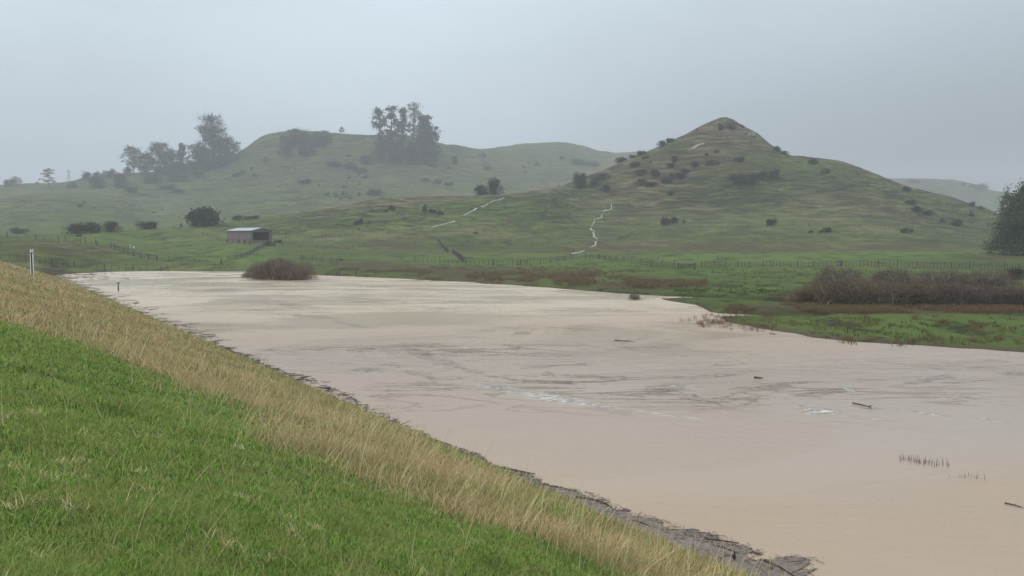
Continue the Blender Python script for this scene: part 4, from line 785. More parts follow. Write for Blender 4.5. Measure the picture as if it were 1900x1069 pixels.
# ------------------------------------------------------------------ twiggy willows
def willow_meshes(seed, n, lo=0.02):
    """unit dome of bare twigs: one metre wide and high"""
    rg = np.random.RandomState(seed); V = []; Fq = []; Lf = []
    def strip(pts, w0, w1):
        b0 = len(V); k = len(pts); sd_ = rg.normal(size=3); sd_ /= np.linalg.norm(sd_)
        for q, p in enumerate(pts):
            ww = w0 + (w1 - w0) * q / (k - 1); V.append(p + sd_ * ww); V.append(p - sd_ * ww)
            if q: Fq.append((b0 + 2 * q - 2, b0 + 2 * q - 1, b0 + 2 * q + 1, b0 + 2 * q))
    tk = MB()
    for k in range(n):
        a = rg.rand() * 6.28; el = math.asin(rg.rand() ** 0.9) ; bx = rg.normal(0, 0.15); by = rg.normal(0, 0.13)
        L_ = rg.uniform(0.75, 1.0) * (1 + 0.12 * math.sin(3 * a + seed) + 0.10 * math.sin(7 * a + 2 * seed)); L_ = (0.90 + 0.08 * rg.rand()) * (1 + 0.09 * math.sin(2 * a + seed)) if rg.rand() < .85 else L_ * .8; tgt = np.array([math.cos(a) * math.cos(el) ** .75 * 0.5 * L_ , math.sin(a) * math.cos(el) ** .75 * 0.5 * L_, math.sin(el) * 0.86 * L_ + 0.03])
        base = np.array([bx, by, -0.03]); mid = base * .5 + tgt * .5 + np.array([0, 0, 0.07]) + rg.normal(0, 0.02, 3)
        pts = [base, mid * .55 + base * .45, mid, mid * .5 + tgt * .5 + rg.normal(0, 0.01, 3), tgt]
        if k % 7 == 0: tk.tube([Vector(base), Vector(pts[1]), Vector(pts[2]), Vector(pts[3])], [0.012, 0.008, 0.006, 0.002], 5)
        strip(pts[1:], 0.0042, 0.0016)
        for q in range(5):
            f_ = rg.uniform(0.45, 1.0); p0 = mid * (1 - f_) + tgt * f_; dr_ = (tgt - base) * 0.10 + rg.normal(0, 0.06, 3)
            strip([p0, p0 + dr_ * .55, p0 + dr_ + rg.normal(0, .008, 3)], 0.0026, 0.0010)
            if rg.rand() < 0.9: Lf.append(p0 + dr_ * rg.uniform(.3, 1))
    me = mesh_from('twigs', np.array(V), Fq); lf = leaf_mesh('leaves', np.array(Lf), 0.0085, rg)
    return me, tk.mesh('branches', True), lf
WIL = [willow_meshes(300 + k, 620) for k in range(4)]
for a, b_, c_ in WIL: a.materials.append(M['twig']); b_.materials.append(M['twig_pale']); c_.materials.append(M['leaf_olive'])
def willow(px_, base, wpx, hpx, k, label, group=None, y0=22, y1=200, dp=0.8, onwater=False, name='willow_shrub'):
    if onwater: x_, y_ = onplane(px_, base); v = Vector((x_, y_, 0))
    else: v = hit(px_, base, y0, y1)
    W = wpx * v.y / F; H = hpx * v.y / F
    o = empty(name, (v.x, v.y + W * dp * 0.25, max(0, v.z) - 0.05), k * 1.7, label, 'shrub', group); o.scale = (W * 1.04, W * 1.0, H * 1.04)
    a, b_, c_ = WIL[k % 4]; link('twigs', a, None, o); link('branches', b_, None, o); link('leaves', c_, None, o); return o
willow(512, 519, 84, 46, 0, 'tallest middle part of the half-drowned willow clump in the water', onwater=True)
willow(482, 518, 60, 34, 1, 'left dome of the half-drowned willow clump in the water', onwater=True)
willow(548, 520, 74, 38, 2, 'right dome of the half-drowned willow clump in the water', onwater=True)
willow(463, 515, 40, 13, 3, 'low trailing left end of the half-drowned willow clump', onwater=True)
willow(1178, 556, 22, 14, 1, 'small lone bush standing in the shallows by the far inlet', onwater=True)
willow(1292, 554.5, 14, 9, 2, 'tiny round reddish bush at the mouth of the inlet', onwater=True)
for k, (x, y, w_, h_, lb) in enumerate(((1508, 563, 74, 38, 'low left end'), (1548, 566, 96, 58, 'olive-topped second dome'), (1592, 567, 100, 68, 'tall third dome'), (1640, 567, 90, 56, 'fourth dome, just left of the middle'), (1686, 567, 96, 58, 'middle dome'), (1735, 567, 92, 54, 'dome just right of the middle'), (1780, 568, 92, 56, 'dome below the hill fence end'), (1825, 568, 90, 50, 'dome left of the right-edge bush'), (1868, 568, 90, 48, 'dome under the big willow tree'), (1915, 568, 96, 44, 'dome cut by the right edge of the picture'))):
    willow(x, y, w_ * 1.15, h_ * .86, k, 'bare brown willow of the right-hand thicket, ' + lb, 'willow thicket', y0=50, y1=120)
for k, (x, y, w_, h_, lb) in enumerate(((1565, 556, 80, 58, 'left'), (1665, 556, 80, 54, 'centre'), (1760, 556, 86, 52, 'right of centre'), (1850, 556, 90, 48, 'right'))):
    willow(x, y, w_ * 1.2, h_ * .86, k + 1, 'darker willow in the back row of the thicket, ' + lb, 'willow thicket', y0=70, y1=160)

# ------------------------------------------------------------------ fences
_post = {}
def post_mesh(kind):
    if kind in _post: return _post[kind]
    h, r = {'post': (1.25, 0.085), 'batten': (1.08, 0.04), 'tall': (2.1, 0.09), 'strainer': (1.5, 0.12)}[kind]
    mb = MB().tube([(0, 0, -0.4), (0, 0, h * .5), (0.01, 0, h - 0.03), (0.01, 0, h)], [r, r, r * .96, r * .7], 8); me = mb.mesh('post'); me.materials.append(M['wood']); _post[kind] = me; return me
def fence(pts, label, spacing=1.4, every=5, y0=60, y1=520, wires=(0.35, 0.7, 1.0), kind='batten', boards=None, sink=0.0, scale=1.0, maxn=98, seed=1):
    rn = random.Random(seed); P3 = [hit(p[0], p[1], y0, y1) for p in pts]
    seg = [0.0]
    for a, b_ in zip(P3[:-1], P3[1:]): seg.append(seg[-1] + math.hypot(b_.x - a.x, b_.y - a.y))
    n = int(min(maxn, max(2, round(seg[-1] / spacing)))); o = empty('fence', tuple(P3[0]), 0, label, 'fence'); loc = P3[0]; tops = []
    for k in range(n + 1):
        s_ = seg[-1] * k / n; q = max(i_ for i_ in range(len(seg) - 1) if seg[i_] <= s_ + 1e-6); f_ = (s_ - seg[q]) / max(1e-6, seg[q + 1] - seg[q])
        x = P3[q].x * (1 - f_) + P3[q + 1].x * f_; y = P3[q].y * (1 - f_) + P3[q + 1].y * f_; z = ground(x, y)
        big = k % every == 0 or k == n
        c = link('post', post_mesh('post' if big else kind), None, o); c.location = (x - loc.x, y - loc.y, z - loc.z - sink); c.rotation_euler = (rn.uniform(-.05, .05), rn.uniform(-.05, .05), rn.random() * 6)
        c.scale = (scale, scale, scale * rn.uniform(.88, 1.08)); tops.append(Vector((x - loc.x, y - loc.y, z - loc.z - sink)))
    if boards:
        for h_ in boards:
            mb = MB()
            for a, b_ in zip(tops[:-1], tops[1:]):
                d_ = (b_ - a); nn = Vector((-d_.y, d_.x, 0)).normalized() * 0.05; hz = Vector((0, 0, h_)); t_ = Vector((0, 0, 0.08))
                mb.prism([a + hz + nn, b_ + hz + nn, b_ + hz + nn + t_, a + hz + nn + t_], nn * 0.8)
            mb.build('rail', M['wood'], o)
    else:
        for h_ in wires:
            mb = MB(); mb.tube([p + Vector((0.045, -0.03, h_)) for p in tops], 0.007, 4); mb.build('wire', M['wire'], o)
    return o
fence([(-40, 477), (0, 481), (60, 489), (131, 495.5), (190, 500), (255, 503.5), (312, 505)], 'wire fence with slim battens running along the far left waterline', 1.35, 4, 118, 175, seed=1)
fence([(-30, 441), (0, 442), (60, 444), (112, 449), (140, 452), (180, 456)], 'wire fence on the brow of the left paddock', 1.9, 3, 150, 205, seed=2)
for k, (x, y, lb) in enumerate(((121, 446, 'leftmost'), (143, 447, 'second'), (158, 453, 'third'), (178, 455, 'rightmost'))):
    v = hit(x, y, 150, 215); c = link('post', post_mesh('tall'), None); c.location = v; c.scale = (1, 1, .85 if k < 2 else .8); tag(c, 'tall dark post by the brow fence, %s of the four' % lb, 'post', 'tall posts by the brow fence')
fence([(206, 461), (218, 465), (243, 474), (268, 480), (291, 484.5)], 'dark three-rail timber fence dropping toward the water', 3.0, 1, 120, 220, boards=(0.2, 0.5, 0.8, 1.05), seed=3)
fence([(292, 485), (320, 487.5), (347, 489.5), (375, 491), (398, 492), (410, 491)], 'close-battened dark fence in the hollow left of the drowned willow', 0.62, 6, 120, 220, seed=4)
fence([(411, 490), (425, 486), (440, 481.5), (455, 476), (470, 469), (487, 460), (491, 457)], 'dark battened fence climbing from the hollow to the shed', 1.0, 6, 130, 260, seed=5)
fence([(322, 425), (340, 431), (365, 437), (390, 442), (409, 448)], 'battened fence coming down the paddock to the shed\'s left end', 1.5, 6, 200, 300, seed=6)
fence([(493, 458), (530, 459), (580, 461), (620, 463), (655, 464)], 'battened fence running right from the shed along the terrace', 0.85, 6, 180, 260, seed=7)
fence([(530, 443), (600, 443), (660, 441), (700, 438), (722, 436)], 'upper battened fence across the paddock right of the shed', 1.0, 6, 200, 330, seed=8)
fence([(655, 463), (680, 455), (700, 447), (720, 437)], 'short fence slanting up between the two paddock fences', 1.8, 5, 180, 330, seed=9)
fence([(750, 437), (775, 441), (800, 445), (830, 448), (880, 452), (940, 452), (1000, 456), (1065, 468)], 'long fence crossing the paddock below the two streams', 1.1, 6, 190, 330, seed=10)
fence([(811, 447), (818, 455), (826, 465), (831, 470)], 'upper piece of the dark timber yard race', 2.0, 1, 180, 300, boards=(0.35, 0.9), seed=11)
fence([(840, 470), (850, 479), (861, 487)], 'lower piece of the dark timber yard race', 1.8, 1, 140, 260, boards=(0.35, 0.9), seed=12)
fence([(560, 483), (590, 486), (625, 492)], 'short wire fence showing right of the drowned willow', 1.1, 5, 120, 210, seed=13)
fence([(770, 487), (840, 490), (900, 492), (960, 493), (1010, 490), (1065, 480), (1110, 481)], 'middle wire fence behind the brown rushes', 1.1, 6, 110, 220, seed=14)
fence([(1112, 481), (1150, 487), (1200, 492), (1252, 497)], 'wire fence running down to the field gate', 0.75, 6, 110, 220, seed=15)
fence([(1302, 498), (1345, 497), (1400, 495), (1440, 495), (1500, 496), (1560, 495)], 'wire fence right of the field gate, left stretch', 0.62, 5, 100, 220, seed=16)
fence([(1562, 495), (1620, 495), (1700, 497), (1780, 499), (1850, 502), (1910, 506)], 'wire fence behind the willow thicket, right stretch', 0.65, 5, 100, 220, seed=17)
fence([(1205, 437), (1250, 433), (1300, 430), (1345, 427), (1400, 423), (1430, 421), (1500, 420)], 'hill fence crossing the cone hill, left stretch', 1.3, 6, 220, 360, seed=18)
fence([(1502, 420), (1560, 422), (1620, 426), (1700, 433), (1770, 441), (1840, 450)], 'hill fence crossing the right slope, right stretch', 1.3, 6, 220, 360, seed=19)
fence([(1150, 446), (1160, 442), (1175, 436)], 'short dark fence piece on the brown foot of the hill', 0.8, 3, 200, 320, seed=20)
fence([(606, 512.8), (612, 512.9), (620, 513), (630, 513.2)], 'few post tops standing in the water right of the drowned willow', 0.7, 3, 90, 150, sink=0.35, seed=21)
# gate
def gate():
    a = hit(1258, 500, 100, 220); b_ = hit(1288, 500, 100, 220); b_.y = a.y; W = b_.x - a.x
    o = empty('gate', tuple(a), 0, 'dark timber field gate set in the fence below the cone hill', 'gate')
    for x in (0, W): MB().box(x - .1, x + .1, -.1, .1, -.3, 1.15).build('post', M['wood'], o)
    for z in (0.2, 0.5, 0.8): MB().box(.1, W - .1, -.03, .03, z, z + 0.14).build('rail', M['wood'], o)
    L_ = math.hypot(W, .7); MB().box(-L_ / 2, L_ / 2, -.06, -.032, -.05, .05, Matrix.Translation((W / 2, 0, .57)) @ Matrix.Rotation(-math.atan2(.6, W - .2), 4, 'Y')).build('brace', M['wood'], o)
gate()

# ------------------------------------------------------------------ shed
def corr(name, cols, sc=14.0, metal=0.0, rough=0.5):
    m, t, b = newmat(name); tcn = t.nodes.new('ShaderNodeTexCoord'); n = noise(t, mapping(t, tcn.outputs['Object'], (1, 1, .5)), 0.9, 6, .65)
    t.links.new(ramp(t, n, [(.3, cols[0]), (.7, cols[1])]), b.inputs['Base Color']); b.inputs['Roughness'].default_value = rough; b.inputs['Metallic'].default_value = metal
    wv_ = node(t, 'ShaderNodeTexWave', bands_direction='X'); wv_.inputs['Scale'].default_value = sc / 6.28; t.links.new(tcn.outputs['Object'], wv_.inputs[0]); bump(t, b, wv_.outputs[1], .5, .03); return m
M['shedwall'] = corr('faded_pink_iron_cladding', [(0.135, 0.098, 0.108), (0.19, 0.14, 0.148)]); M['shedroof'] = corr('pale_zinc_roof', [(0.34, 0.40, 0.43), (0.44, 0.51, 0.54)], metal=0.2, rough=.4)
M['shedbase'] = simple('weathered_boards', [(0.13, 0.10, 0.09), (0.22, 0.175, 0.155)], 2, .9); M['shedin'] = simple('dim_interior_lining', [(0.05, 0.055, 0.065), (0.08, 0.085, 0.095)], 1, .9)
def shed():
    v = hit(465.5, 452, 190, 260); Lx, Wy, He, Hr, T = 9.6, 9.4, 3.9, 4.85, 0.10; x0 = -Lx   # near corner is the origin; long wall runs to -x, open gable end faces +x
    o = empty('farm_shed', (v.x, v.y, v.z), 0, 'faded pink iron farm shed with pale roof and open right end', 'shed'); sh = -0.42
    o.rotation_euler = (0, 0, math.radians(-24)) if False else (0, 0, 0)
    ang = math.radians(24); ux = Vector((math.cos(ang), -math.sin(ang) , 0)); uy = Vector((math.sin(ang), math.cos(ang), 0)); o.rotation_euler = (0, 0, -ang)
    # base boards, cladding above
    b1 = 1.3
    MB().box(x0 + .05, -.05, .06, .12, -.6, b1).box(x0 + .05, -.05, Wy - .12, Wy - .06, -.6, b1).box(x0 + .05, x0 + .11, .12, Wy - .12, -.6, b1).build('base_boards', M['shedbase'], o)
    w_ = MB().box(x0, 0, 0, .05, b1, He).box(x0, 0, Wy - .05, Wy, b1, He); w_.prism([(x0, .05, b1), (x0, Wy - .05, b1), (x0, Wy - .05, He), (x0, Wy / 2, Hr - .06), (x0, .05, He)], (.05, 0, 0))
    w_.prism([(-.05, .06, He - .35), (-.05, Wy - .06, He - .35), (-.05, Wy - .06, He), (-.05, Wy / 2, Hr - .06), (-.05, .06, He)], (.05, 0, 0))   # gable over the opening
    w_.box(-.05, 0, .06, .95, -.3, He - .352).box(-.05, 0, Wy - 1.5, Wy - .06, -.3, He - .352)
    w_.build('wall', M['shedwall'], o)
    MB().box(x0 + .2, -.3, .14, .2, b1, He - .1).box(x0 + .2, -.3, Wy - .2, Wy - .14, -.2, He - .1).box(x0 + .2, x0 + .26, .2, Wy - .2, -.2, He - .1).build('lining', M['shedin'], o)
    MB().box(-.12, -.06, .952, Wy - 1.502, -.3, 1.0).build('low_wall', M['shedbase'], o)
    r_ = MB(); ov = .35
    for s_ in (0, 1):
        a = (-.25, He - .08) if s_ == 0 else (Wy + .25, He - .08); c_ = (Wy / 2, Hr)
        r_.prism([(x0 - ov, a[0], a[1] + .03), (x0 - ov, c_[0], c_[1] + .03), (x0 - ov, c_[0], c_[1] + .10), (x0 - ov, a[0], a[1] + .10)], (Lx + 2 * ov, 0, 0))
    r_.build('roof', M['shedroof'], o)
    MB().box(x0 - .3, .3, Wy / 2 - .18, Wy / 2 + .18, Hr + .101, Hr + .15).build('ridge_cap', M['shedroof'], o)
    MB().box(x0 - .3, .3, -.37, -.255, He - .11, He + .01).build('gutter', M['shedbase'], o)
    for k, x in enumerate((x0 + .1, x0 + 2.4, x0 + 4.9, x0 + 7.2, -.15)):       # posts and raking props along the front
        MB().box(x - .1, x + .1, -.14, -.005, -.6, b1 + .1).build('post', M['wood'], o)
        if k in (0, 2, 3, 4): MB().prism([(x - .07, -.142, b1), (x - .07, -.142, b1 - .3), (x - .07, -1.0, -.45), (x - .07, -1.25, -.45)], (.14, 0, 0)).build('prop', M['wood'], o)
shed()

# ------------------------------------------------------------------ gauge posts, paddock bits
def gauge(px_, py_, hpx, label, onwater=False):
    if onwater: x, y = onplane(px_, py_); v = Vector((x, y, 0))
    else:
        c, t_ = ray(px_, py_); x, y = c * 72, 72.0; v = Vector((x, y, CAMZ + t_ * 72)); v.z = ground(x, y)
    H = CAMZ + ray(px_, py_ - hpx)[1] * v.y - v.z
    o = empty('gauge_post', tuple(v), math.radians(8), label, 'post', 'white and maroon gauge posts')
    hd = 0.42; z1 = H - hd
    MB().box(-.06, .06, -.05, .05, -.6, z1).build('post', M['maroon'], o)
    MB().box(-.15, -.062, -.04, .04, -.6, z1).build('board', M['white'], o); MB().box(.062, .15, -.04, .04, -.6, z1).build('board', M['white'], o)
    MB().box(-.17, .17, -.07, .07, z1 + .001, z1 + .07).build('band', M['black'], o)
    MB().box(-.14, .14, -.06, .06, z1 + .072, z1 + .24).build('head', M['white'], o)
    MB().box(-.14, -.07, -.05, .05, z1 + .242, H - .03).box(.06, .14, -.05, .05, z1 + .242, H).build('prong', M['white'], o)
gauge(60, 507, 45, 'tall white gauge post with maroon stripe on the grassy bank'); gauge(220, 540, 22, 'short white gauge post with maroon stripe standing in the water', True)
v = hit(147, 439, 180, 300); tb = MB(); rings = []
tb.tube([(-.75, 0, .28), (-.68, 0, .28), (.68, 0, .28), (.75, 0, .28)], [.18, .28, .28, .18], 14)
o = tb.build('drum', M['black'], None, True); o.location = v; tag(o, 'dark drum lying on its side in the paddock behind the brow fence', 'drum')
v = hit(242, 461, 150, 260); o = MB().tube([(0, 0, -.2), (0, 0, .9)], [.06, .05], 8).tube([(0, 0, .901), (0, 0, 1.0)], [.1, .1], 8).build('marker_stake', M['white']); o.location = v; tag(o, 'thin white stake in the grass above the timber rail fence', 'stake')
v = hit(248.5, 461.5, 150, 260); o = MB().tube([(0, 0, -.05), (0, 0, .55), (0, 0, .62)], [.24, .27, .2], 12).build('bucket', M['white'], None, True); o.location = v; tag(o, 'white tub beside the thin stake above the timber rail fence', 'tub')
# stake on the summit
v = hit(1345, 224, 380, 440); o = MB().tube([(0, 0, -.3), (0, 0, 1.6)], [.25, .12], 6).box(-.5, .5, -.3, .3, -.4, .5).build('summit_cairn', M['rock']); o.location = v; tag(o, 'little stone marker on the very top of the cone hill', 'cairn')
# rocks
def rock(px_, py_, wpx, hpx, label, seed, y0=300, y1=440):
    v = hit(px_, py_, y0, y1); rg = np.random.RandomState(seed); W = wpx * v.y / F; H = hpx * v.y / F
    me = bpy.data.meshes.new('rock'); import bmesh
    bm = bmesh.new(); bmesh.ops.create_icosphere(bm, subdivisions=4, radius=1)
    for q in bm.verts:
        c = q.co; d_ = 1 + 0.28 * float(fbm(np.array(c.x * 1.6 + seed), np.array(c.z * 2.4 + c.y * 1.3), 4)); q.co = Vector((max(-.85, min(.85, c.x * d_)) * W * .58, c.y * d_ * W * .4, max(-.9, min(.75, c.z * d_ + 0.10 * math.sin(c.x * 5 + seed))) * H * .65))
    bm.to_mesh(me); bm.free(); o = link('rock_outcrop', me, M['rock']); o.location = v + Vector((0, 0, H * .2)); tag(o, label, 'rock')
rock(1394, 253, 17, 9, 'pale rock outcrop jutting from the cone hill\'s right side', 3); rock(1381, 247, 10, 4, 'smaller rock just left of the jutting outcrop', 5)
rock(1043, 350, 9, 7, 'small pale rock at the saddle left of the tall dark bush', 7, 330); rock(1036, 343, 6, 5, 'uppermost tiny rock at the saddle', 8, 330)
# pale slip scar on the cone
def scar(pts, wd, label):
    V, Fq = [], []; rn = random.Random(4)
    P3 = [hit(*p, 330, 440) for p in pts]; path = []
    for a, b_ in zip(P3[:-1], P3[1:]): path += [a.lerp(b_, k / 6) for k in range(6)]
    for k, p in enumerate(path):
        w_ = wd * rn.uniform(.4, 1.2) * math.sin(math.pi * (k + .6) / (len(path) + .2))
        for q in (-1, 1): x, y = p.x + q * .3 * w_, p.y + q * w_; V.append((x, y, ground(x, y) + .12))
        if k: b0 = len(V) - 4; Fq.append((b0, b0 + 1, b0 + 3, b0 + 2))
    tag(link('bare_earth', mesh_from('bare_earth', V, Fq), simple('pale_clay', [(.22, .19, .13), (.36, .31, .23)], .8)), label, kind='structure')
scar([(1276, 279), (1288, 274), (1298, 269), (1309, 267)], 1.6, 'pale bare slip scar on the left face of the cone hill')
# distant pylon
def pylon():
    c, t_ = ray(128, 338); y = 1250.; x = c * y; z = ground(x, y); top = CAMZ + ray(128, 315)[1] * y; H = top - z
    o = empty('pylon', (x, y, z), .4, 'faint lattice power pylon beyond the left skyline', 'pylon'); b_ = MB(); hw = lambda q: .075 * H * (1 - q) ** 1.3 + .012 * H
    lv = [0, .2, .38, .54, .68, .8, .9, 1]
    for a, c_ in zip(lv[:-1], lv[1:]):
        A = [Vector((sx * hw(a), sy * hw(a), a * H)) for sx, sy in ((-1, -1), (1, -1), (1, 1), (-1, 1))]; B = [Vector((sx * hw(c_), sy * hw(c_), c_ * H)) for sx, sy in ((-1, -1), (1, -1), (1, 1), (-1, 1))]
        for k in range(4): b_.tube([A[k], B[k]], .22, 4); b_.tube([A[k], B[(k + 1) % 4]], .14, 4); b_.tube([A[(k + 1) % 4], B[k]], .14, 4)
    b_.build('tower', M['wire'], o)
    for q, l in ((.74, .13), (.84, .11), (.94, .08)): MB().tube([(-l * H, 0, q * H), (0, 0, q * H + .02 * H), (l * H, 0, q * H)], [.12, .3, .12], 4).build('cross_arm', M['wire'], o)
pylon()

# ------------------------------------------------------------------ flood debris
outer = [(770, 805), (800, 815), (826, 823), (885, 842), (918, 863), (960, 872), (994, 884), (1019, 901), (1070, 908), (1112, 920), (1158, 943), (1210, 957), (1276, 981), (1330, 990), (1381, 1006), (1440, 1032), (1485, 1030), (1529, 1036), (1527, 1050), (1484, 1060), (1475, 1085), (1560, 1180), (1640, 1300)]
ow = [onplane(*p) for p in outer]
m, t, b = newmat('floating_scum'); g_ = t.nodes.new('ShaderNodeNewGeometry'); n_ = noise(t, g_.outputs['Position'], 9, 7, .72, .6); n4 = noise(t, g_.outputs['Position'], 2.0, 4)
t.links.new(mixc(t, maprange(t, n4, .4, .65), ramp(t, n_, [(.36, (.05, .036, .03)), (.47, (.15, .12, .105)), (.62, (.27, .225, .19))]), (.21, .17, .145)), b.inputs['Base Color']); b.inputs['Roughness'].default_value = .6; b.inputs['Specular IOR Level'].default_value = .15; bump(t, b, n_, .7, .03); M['scum'] = m
def mat_sheet():
    V, Fq = [], []; n = 420; nv = 26; su_ = [su(*p) for p in ow]; ss_ = np.array([a[0] for a in su_]); uu = np.array([a[1] for a in su_]); od = np.argsort(ss_)
    s0, s1 = ss_.min(), 17.5
    for k in range(n):
        s_ = s0 + (s1 - s0) * k / (n - 1); ue = np.interp(s_, ss_[od], uu[od]); ue = min(ue, -.03) * (1 + .22 * float(fbm(np.array(s_ * 1.5), np.array(2.2), 4))) - .10 * abs(float(fbm(np.array(s_ * 5.), np.array(9.2), 3)))
        for q in range(nv):
            u = .12 + (ue - .12) * q / (nv - 1); x = DD[0] * s_ - DD[1] * (u - 9.17); y = DD[1] * s_ + DD[0] * (u - 9.17); V.append((x, y, .004 + .010 * (1 - (q / (nv - 1)) ** 3) + .008 * float(vnoise(np.array(x * 6), np.array(y * 6))) * (q < nv - 1)))
        if k:
            for q in range(nv - 1):
                a = (k - 1) * nv + q; c3 = V[a]
                if float(fbm(np.array(c3[0] * 3.2), np.array(c3[1] * 3.2), 3)) * .5 + .5 > 0.78 * (q / (nv - 1)) ** 2.2: Fq.append((a, a + 1, a + nv + 1, a + nv))
    tag(link('debris_raft', mesh_from('debris_raft', V, Fq, smooth=True), M['scum']), 'grey raft of fine flood scum floating against the bank', 'debris', kind='stuff')
mat_sheet()
def twigs(name, spots, label, seed, Lr=(.05, .3), rr=(.002, .006)):
    rn = random.Random(seed); mb = MB()
    for (x, y) in spots:
        L_ = rn.uniform(*Lr) * (1 if rn.random() < .85 else 1.8); a = rn.gauss(2.2, .9); r = rn.uniform(*rr); z = .012 + r; cv = rn.uniform(-.25, .25)
        d_ = Vector((math.cos(a), math.sin(a), 0)); pn = Vector((-d_.y, d_.x, 0)); tl = rn.uniform(-.03, .10)
        mb.tube([Vector((x, y, z)) - d_ * L_ / 2, Vector((x, y, z)) + pn * cv * L_ * .4, Vector((x, y, z + max(0, tl * L_))) + d_ * L_ / 2], [r, r * .9, r * .4], 4)
    tag(mb.build(name, M['drift']), label, 'debris', kind='stuff')
def bank_spots(n, seed, s0, s1, width=None):
    rn = random.Random(seed); su_ = [su(*p) for p in ow]; od = sorted(su_); ss_ = [a[0] for a in od]; uu = [a[1] for a in od]; res = []
    while len(res) < n:
        s_ = rn.uniform(s0, s1); ue = min(-.05, float(np.interp(s_, ss_, uu))) if width is None else -width * (0.3 + vnoise(np.array(s_ * .7), np.array(1.)).item() ** 2 * 1.6)
        u = .1 + (ue - .1) * rn.random() ** 1.2; res.append((DD[0] * s_ - DD[1] * (u - 9.17), DD[1] * s_ + DD[0] * (u - 9.17)))
    return res
twigs('twig_litter', bank_spots(3000, 41, 2.5, 17), 'mass of small wet twigs in the grey scum by the bank', 51, (.03, .16), (.0015, .0045))
twigs('twig_litter', bank_spots(420, 42, 17, 40, .5), 'thin line of twigs washed along the middle of the bank', 52, (.12, .5), (.006, .014))
twigs('twig_litter', bank_spots(420, 43, 40, 150, 1.2), 'dark twigs gathered along the far part of the bank', 53, (.2, 1.1), (.008, .02))
cs = [onplane(px_, py_) for px_, py_ in [(random.Random(9 + k).gauss(140, 45), random.Random(99 + k).gauss(511, 4)) for k in range(170)]]
twigs('twig_litter', [p for p in cs if p[1] < 160], 'dark debris beached in the far left corner of the flood', 54, (.3, 1.6), (.015, .04))
def stick(px0, py0, px1, py1, r, label, z=.02, branch=0, seed=1, bend=.05, mat='drift'):
    rn = random.Random(seed); a = Vector((*onplane(px0, py0), z)); b_ = Vector((*onplane(px1, py1), z)); d_ = b_ - a; pn = Vector((-d_.y, d_.x, 0)); mb = MB()
    pts = [a + d_ * q + pn * bend * math.sin(q * 3.1) + pn * rn.uniform(-.015, .015) for q in (0, .25, .5, .75, 1)]
    pts = [p - a for p in pts]; mb.tube(pts, [r, r * 1.0, r * .85, r * .7, r * .4], 7); o = mb.build('driftwood', M[mat], None, True); o.location = a
    for k in range(branch):
        q = rn.randint(1, 3); s_ = rn.choice((-1, 1)); e_ = pts[q] + d_ * rn.uniform(.05, .2) + pn.normalized() * s_ * d_.length * rn.uniform(.05, .12) + Vector((0, 0, d_.length * rn.uniform(.03, .1)))
        MB().tube([pts[q], pts[q].lerp(e_, .5) + Vector((0, 0, .01)), e_], [r * .5, r * .35, r * .15], 5).build('twig', M[mat], o)
    tag(o, label, 'driftwood')
stick(933, 871, 993, 881, .022, 'upper of two long straight sticks floating beside the bank', bend=.02, seed=1); stick(934, 876, 981, 887, .016, 'lower of two long straight sticks floating beside the bank', bend=.02, seed=2)
stick(856, 842, 888, 862, .03, 'dark forked branch lodged against the bank above the long sticks', branch=3, seed=3, z=.05)
stick(1070, 924, 1136, 943, .022, 'curved brown branch lying in the widest part of the scum', branch=2, seed=4, bend=.12); stick(1175, 968, 1206, 979, .02, 'short reddish stick in the middle of the scum raft', seed=5)
stick(1312, 1003, 1372, 1010, .016, 'straight pale-brown stick near the outer edge of the raft', seed=6); stick(1418, 1042, 1474, 1072, .024, 'peeled reddish branch at the bottom corner of the raft', branch=1, seed=7); stick(1330, 1015, 1372, 1030, .014, 'thin dark stick beside the upright stub', seed=8, branch=1)
stick(1582, 750, 1618, 760, .022, 'knobbly dark branch drifting mid-river by the foam', branch=4, seed=9, z=.04, bend=.1); stick(1399, 701.5, 1416, 703, .035, 'short dark log drifting alone mid-river', seed=10, bend=.01, z=.03)
stick(596, 735, 620, 742, .03, 'forked stick at the water\'s edge halfway along the bank', branch=3, seed=11); stick(1864, 935, 1899, 944, .014, 'dark branch floating at the right edge of the picture', branch=2, seed=12)
stick(1140, 632, 1172, 634, .025, 'thin dark stick drifting in the pale upper water', seed=13, bend=.03); stick(1428, 620, 1442, 621, .03, 'tiny stick drifting off the right bank', seed=14)
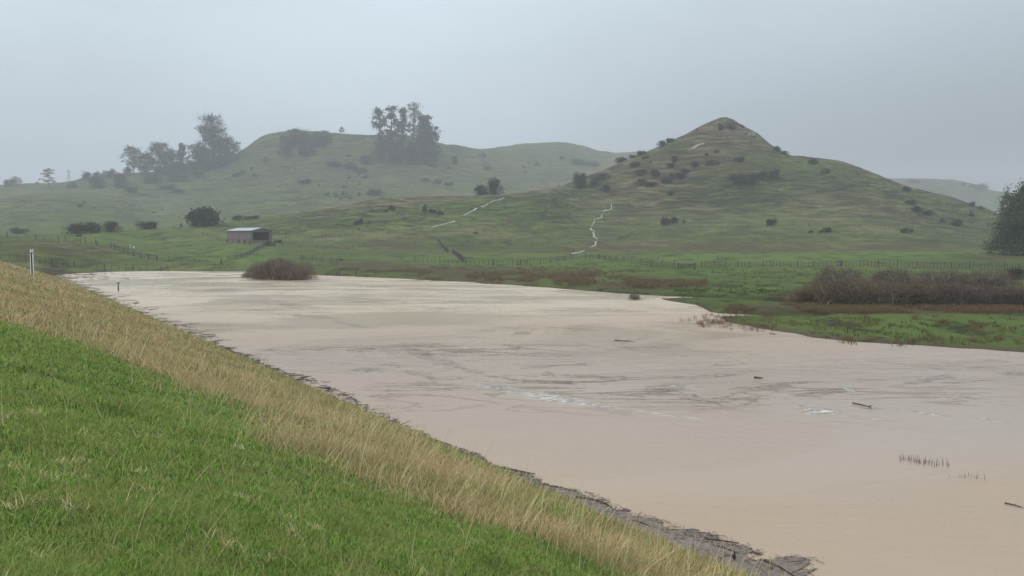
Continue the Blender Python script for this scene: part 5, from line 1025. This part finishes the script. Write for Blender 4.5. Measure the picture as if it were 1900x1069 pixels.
# upright stub in the raft
x, y = onplane(1362, 1040); mb = MB(); rn = random.Random(3)
mb.tube([(0, 0, -.1), (.01, 0, .07), (.0, .01, .14)], [.02, .018, .006], 6)
for k in range(6): a = rn.random() * 6.28; mb.tube([(0, 0, .02 + .015 * k), (.05 * math.cos(a), .05 * math.sin(a), .04 + .02 * k)], [.008, .003], 4)
o = mb.build('stub', M['drift']); o.location = (x, y, 0); tag(o, 'dark knotty upright stub sticking out of the scum raft', 'driftwood')
# half drowned reeds
def reed_bed(spots, label, seed, n=26, h=.28, spread=.35, mat='drift', lean=.5):
    rg = np.random.RandomState(seed); xs, ys = [], []
    for (a, b_) in spots: x, y = onplane(a, b_); xs += list(x + rg.normal(0, spread, n)); ys += list(y + rg.normal(0, spread * .35, n))
    xs = np.array(xs); ys = np.array(ys); o = blades('reeds', xs, ys, 0 * xs - .03, rg.uniform(.4, 1.1, len(xs)) * h, .009 + 0 * xs, rg.rand(len(xs)) * 3.2, rg.rand(len(xs)) * lean, M[mat], seed, .6); tag(o, label, 'reeds', kind='stuff')
reed_bed([(1680, 852), (1690, 855), (1700, 858), (1712, 860)], 'dark bent reeds half drowned in the river, left bunch', 61, 20, .2, .13, lean=1.0); reed_bed([(1732, 863), (1740, 864), (1750, 865)], 'upright thin reeds poking from the river, right bunch', 62, 8, .24, .14, lean=.3)
reed_bed([(1785, 885), (1795, 887), (1808, 889)], 'short row of reed stubs right of the two bunches', 63, 5, .2, .14, lean=.2); reed_bed([(435, 665), (455, 672), (465, 680)], 'brown weeds at the water\'s edge on the bank', 64, 40, .5, .5, 'rush', .5)

# ------------------------------------------------------------------ haze
hz = MB().box(-2350, 2350, -2350, 2350, -3.0, 235.0).build('haze', None); tag(hz, 'grey rain mist hanging over the whole valley', 'haze', kind='stuff')
m = bpy.data.materials.new('mist'); m.use_nodes = True; t = m.node_tree; t.nodes.clear(); o_ = t.nodes.new('ShaderNodeOutputMaterial'); pv = t.nodes.new('ShaderNodeVolumePrincipled')
pv.inputs['Color'].default_value = (0.89, 0.92, 0.985, 1); pv.inputs['Density'].default_value = 0.00056; pv.inputs['Anisotropy'].default_value = 0.0
t.links.new(pv.outputs[0], o_.inputs['Volume']); hz.data.materials.append(m)
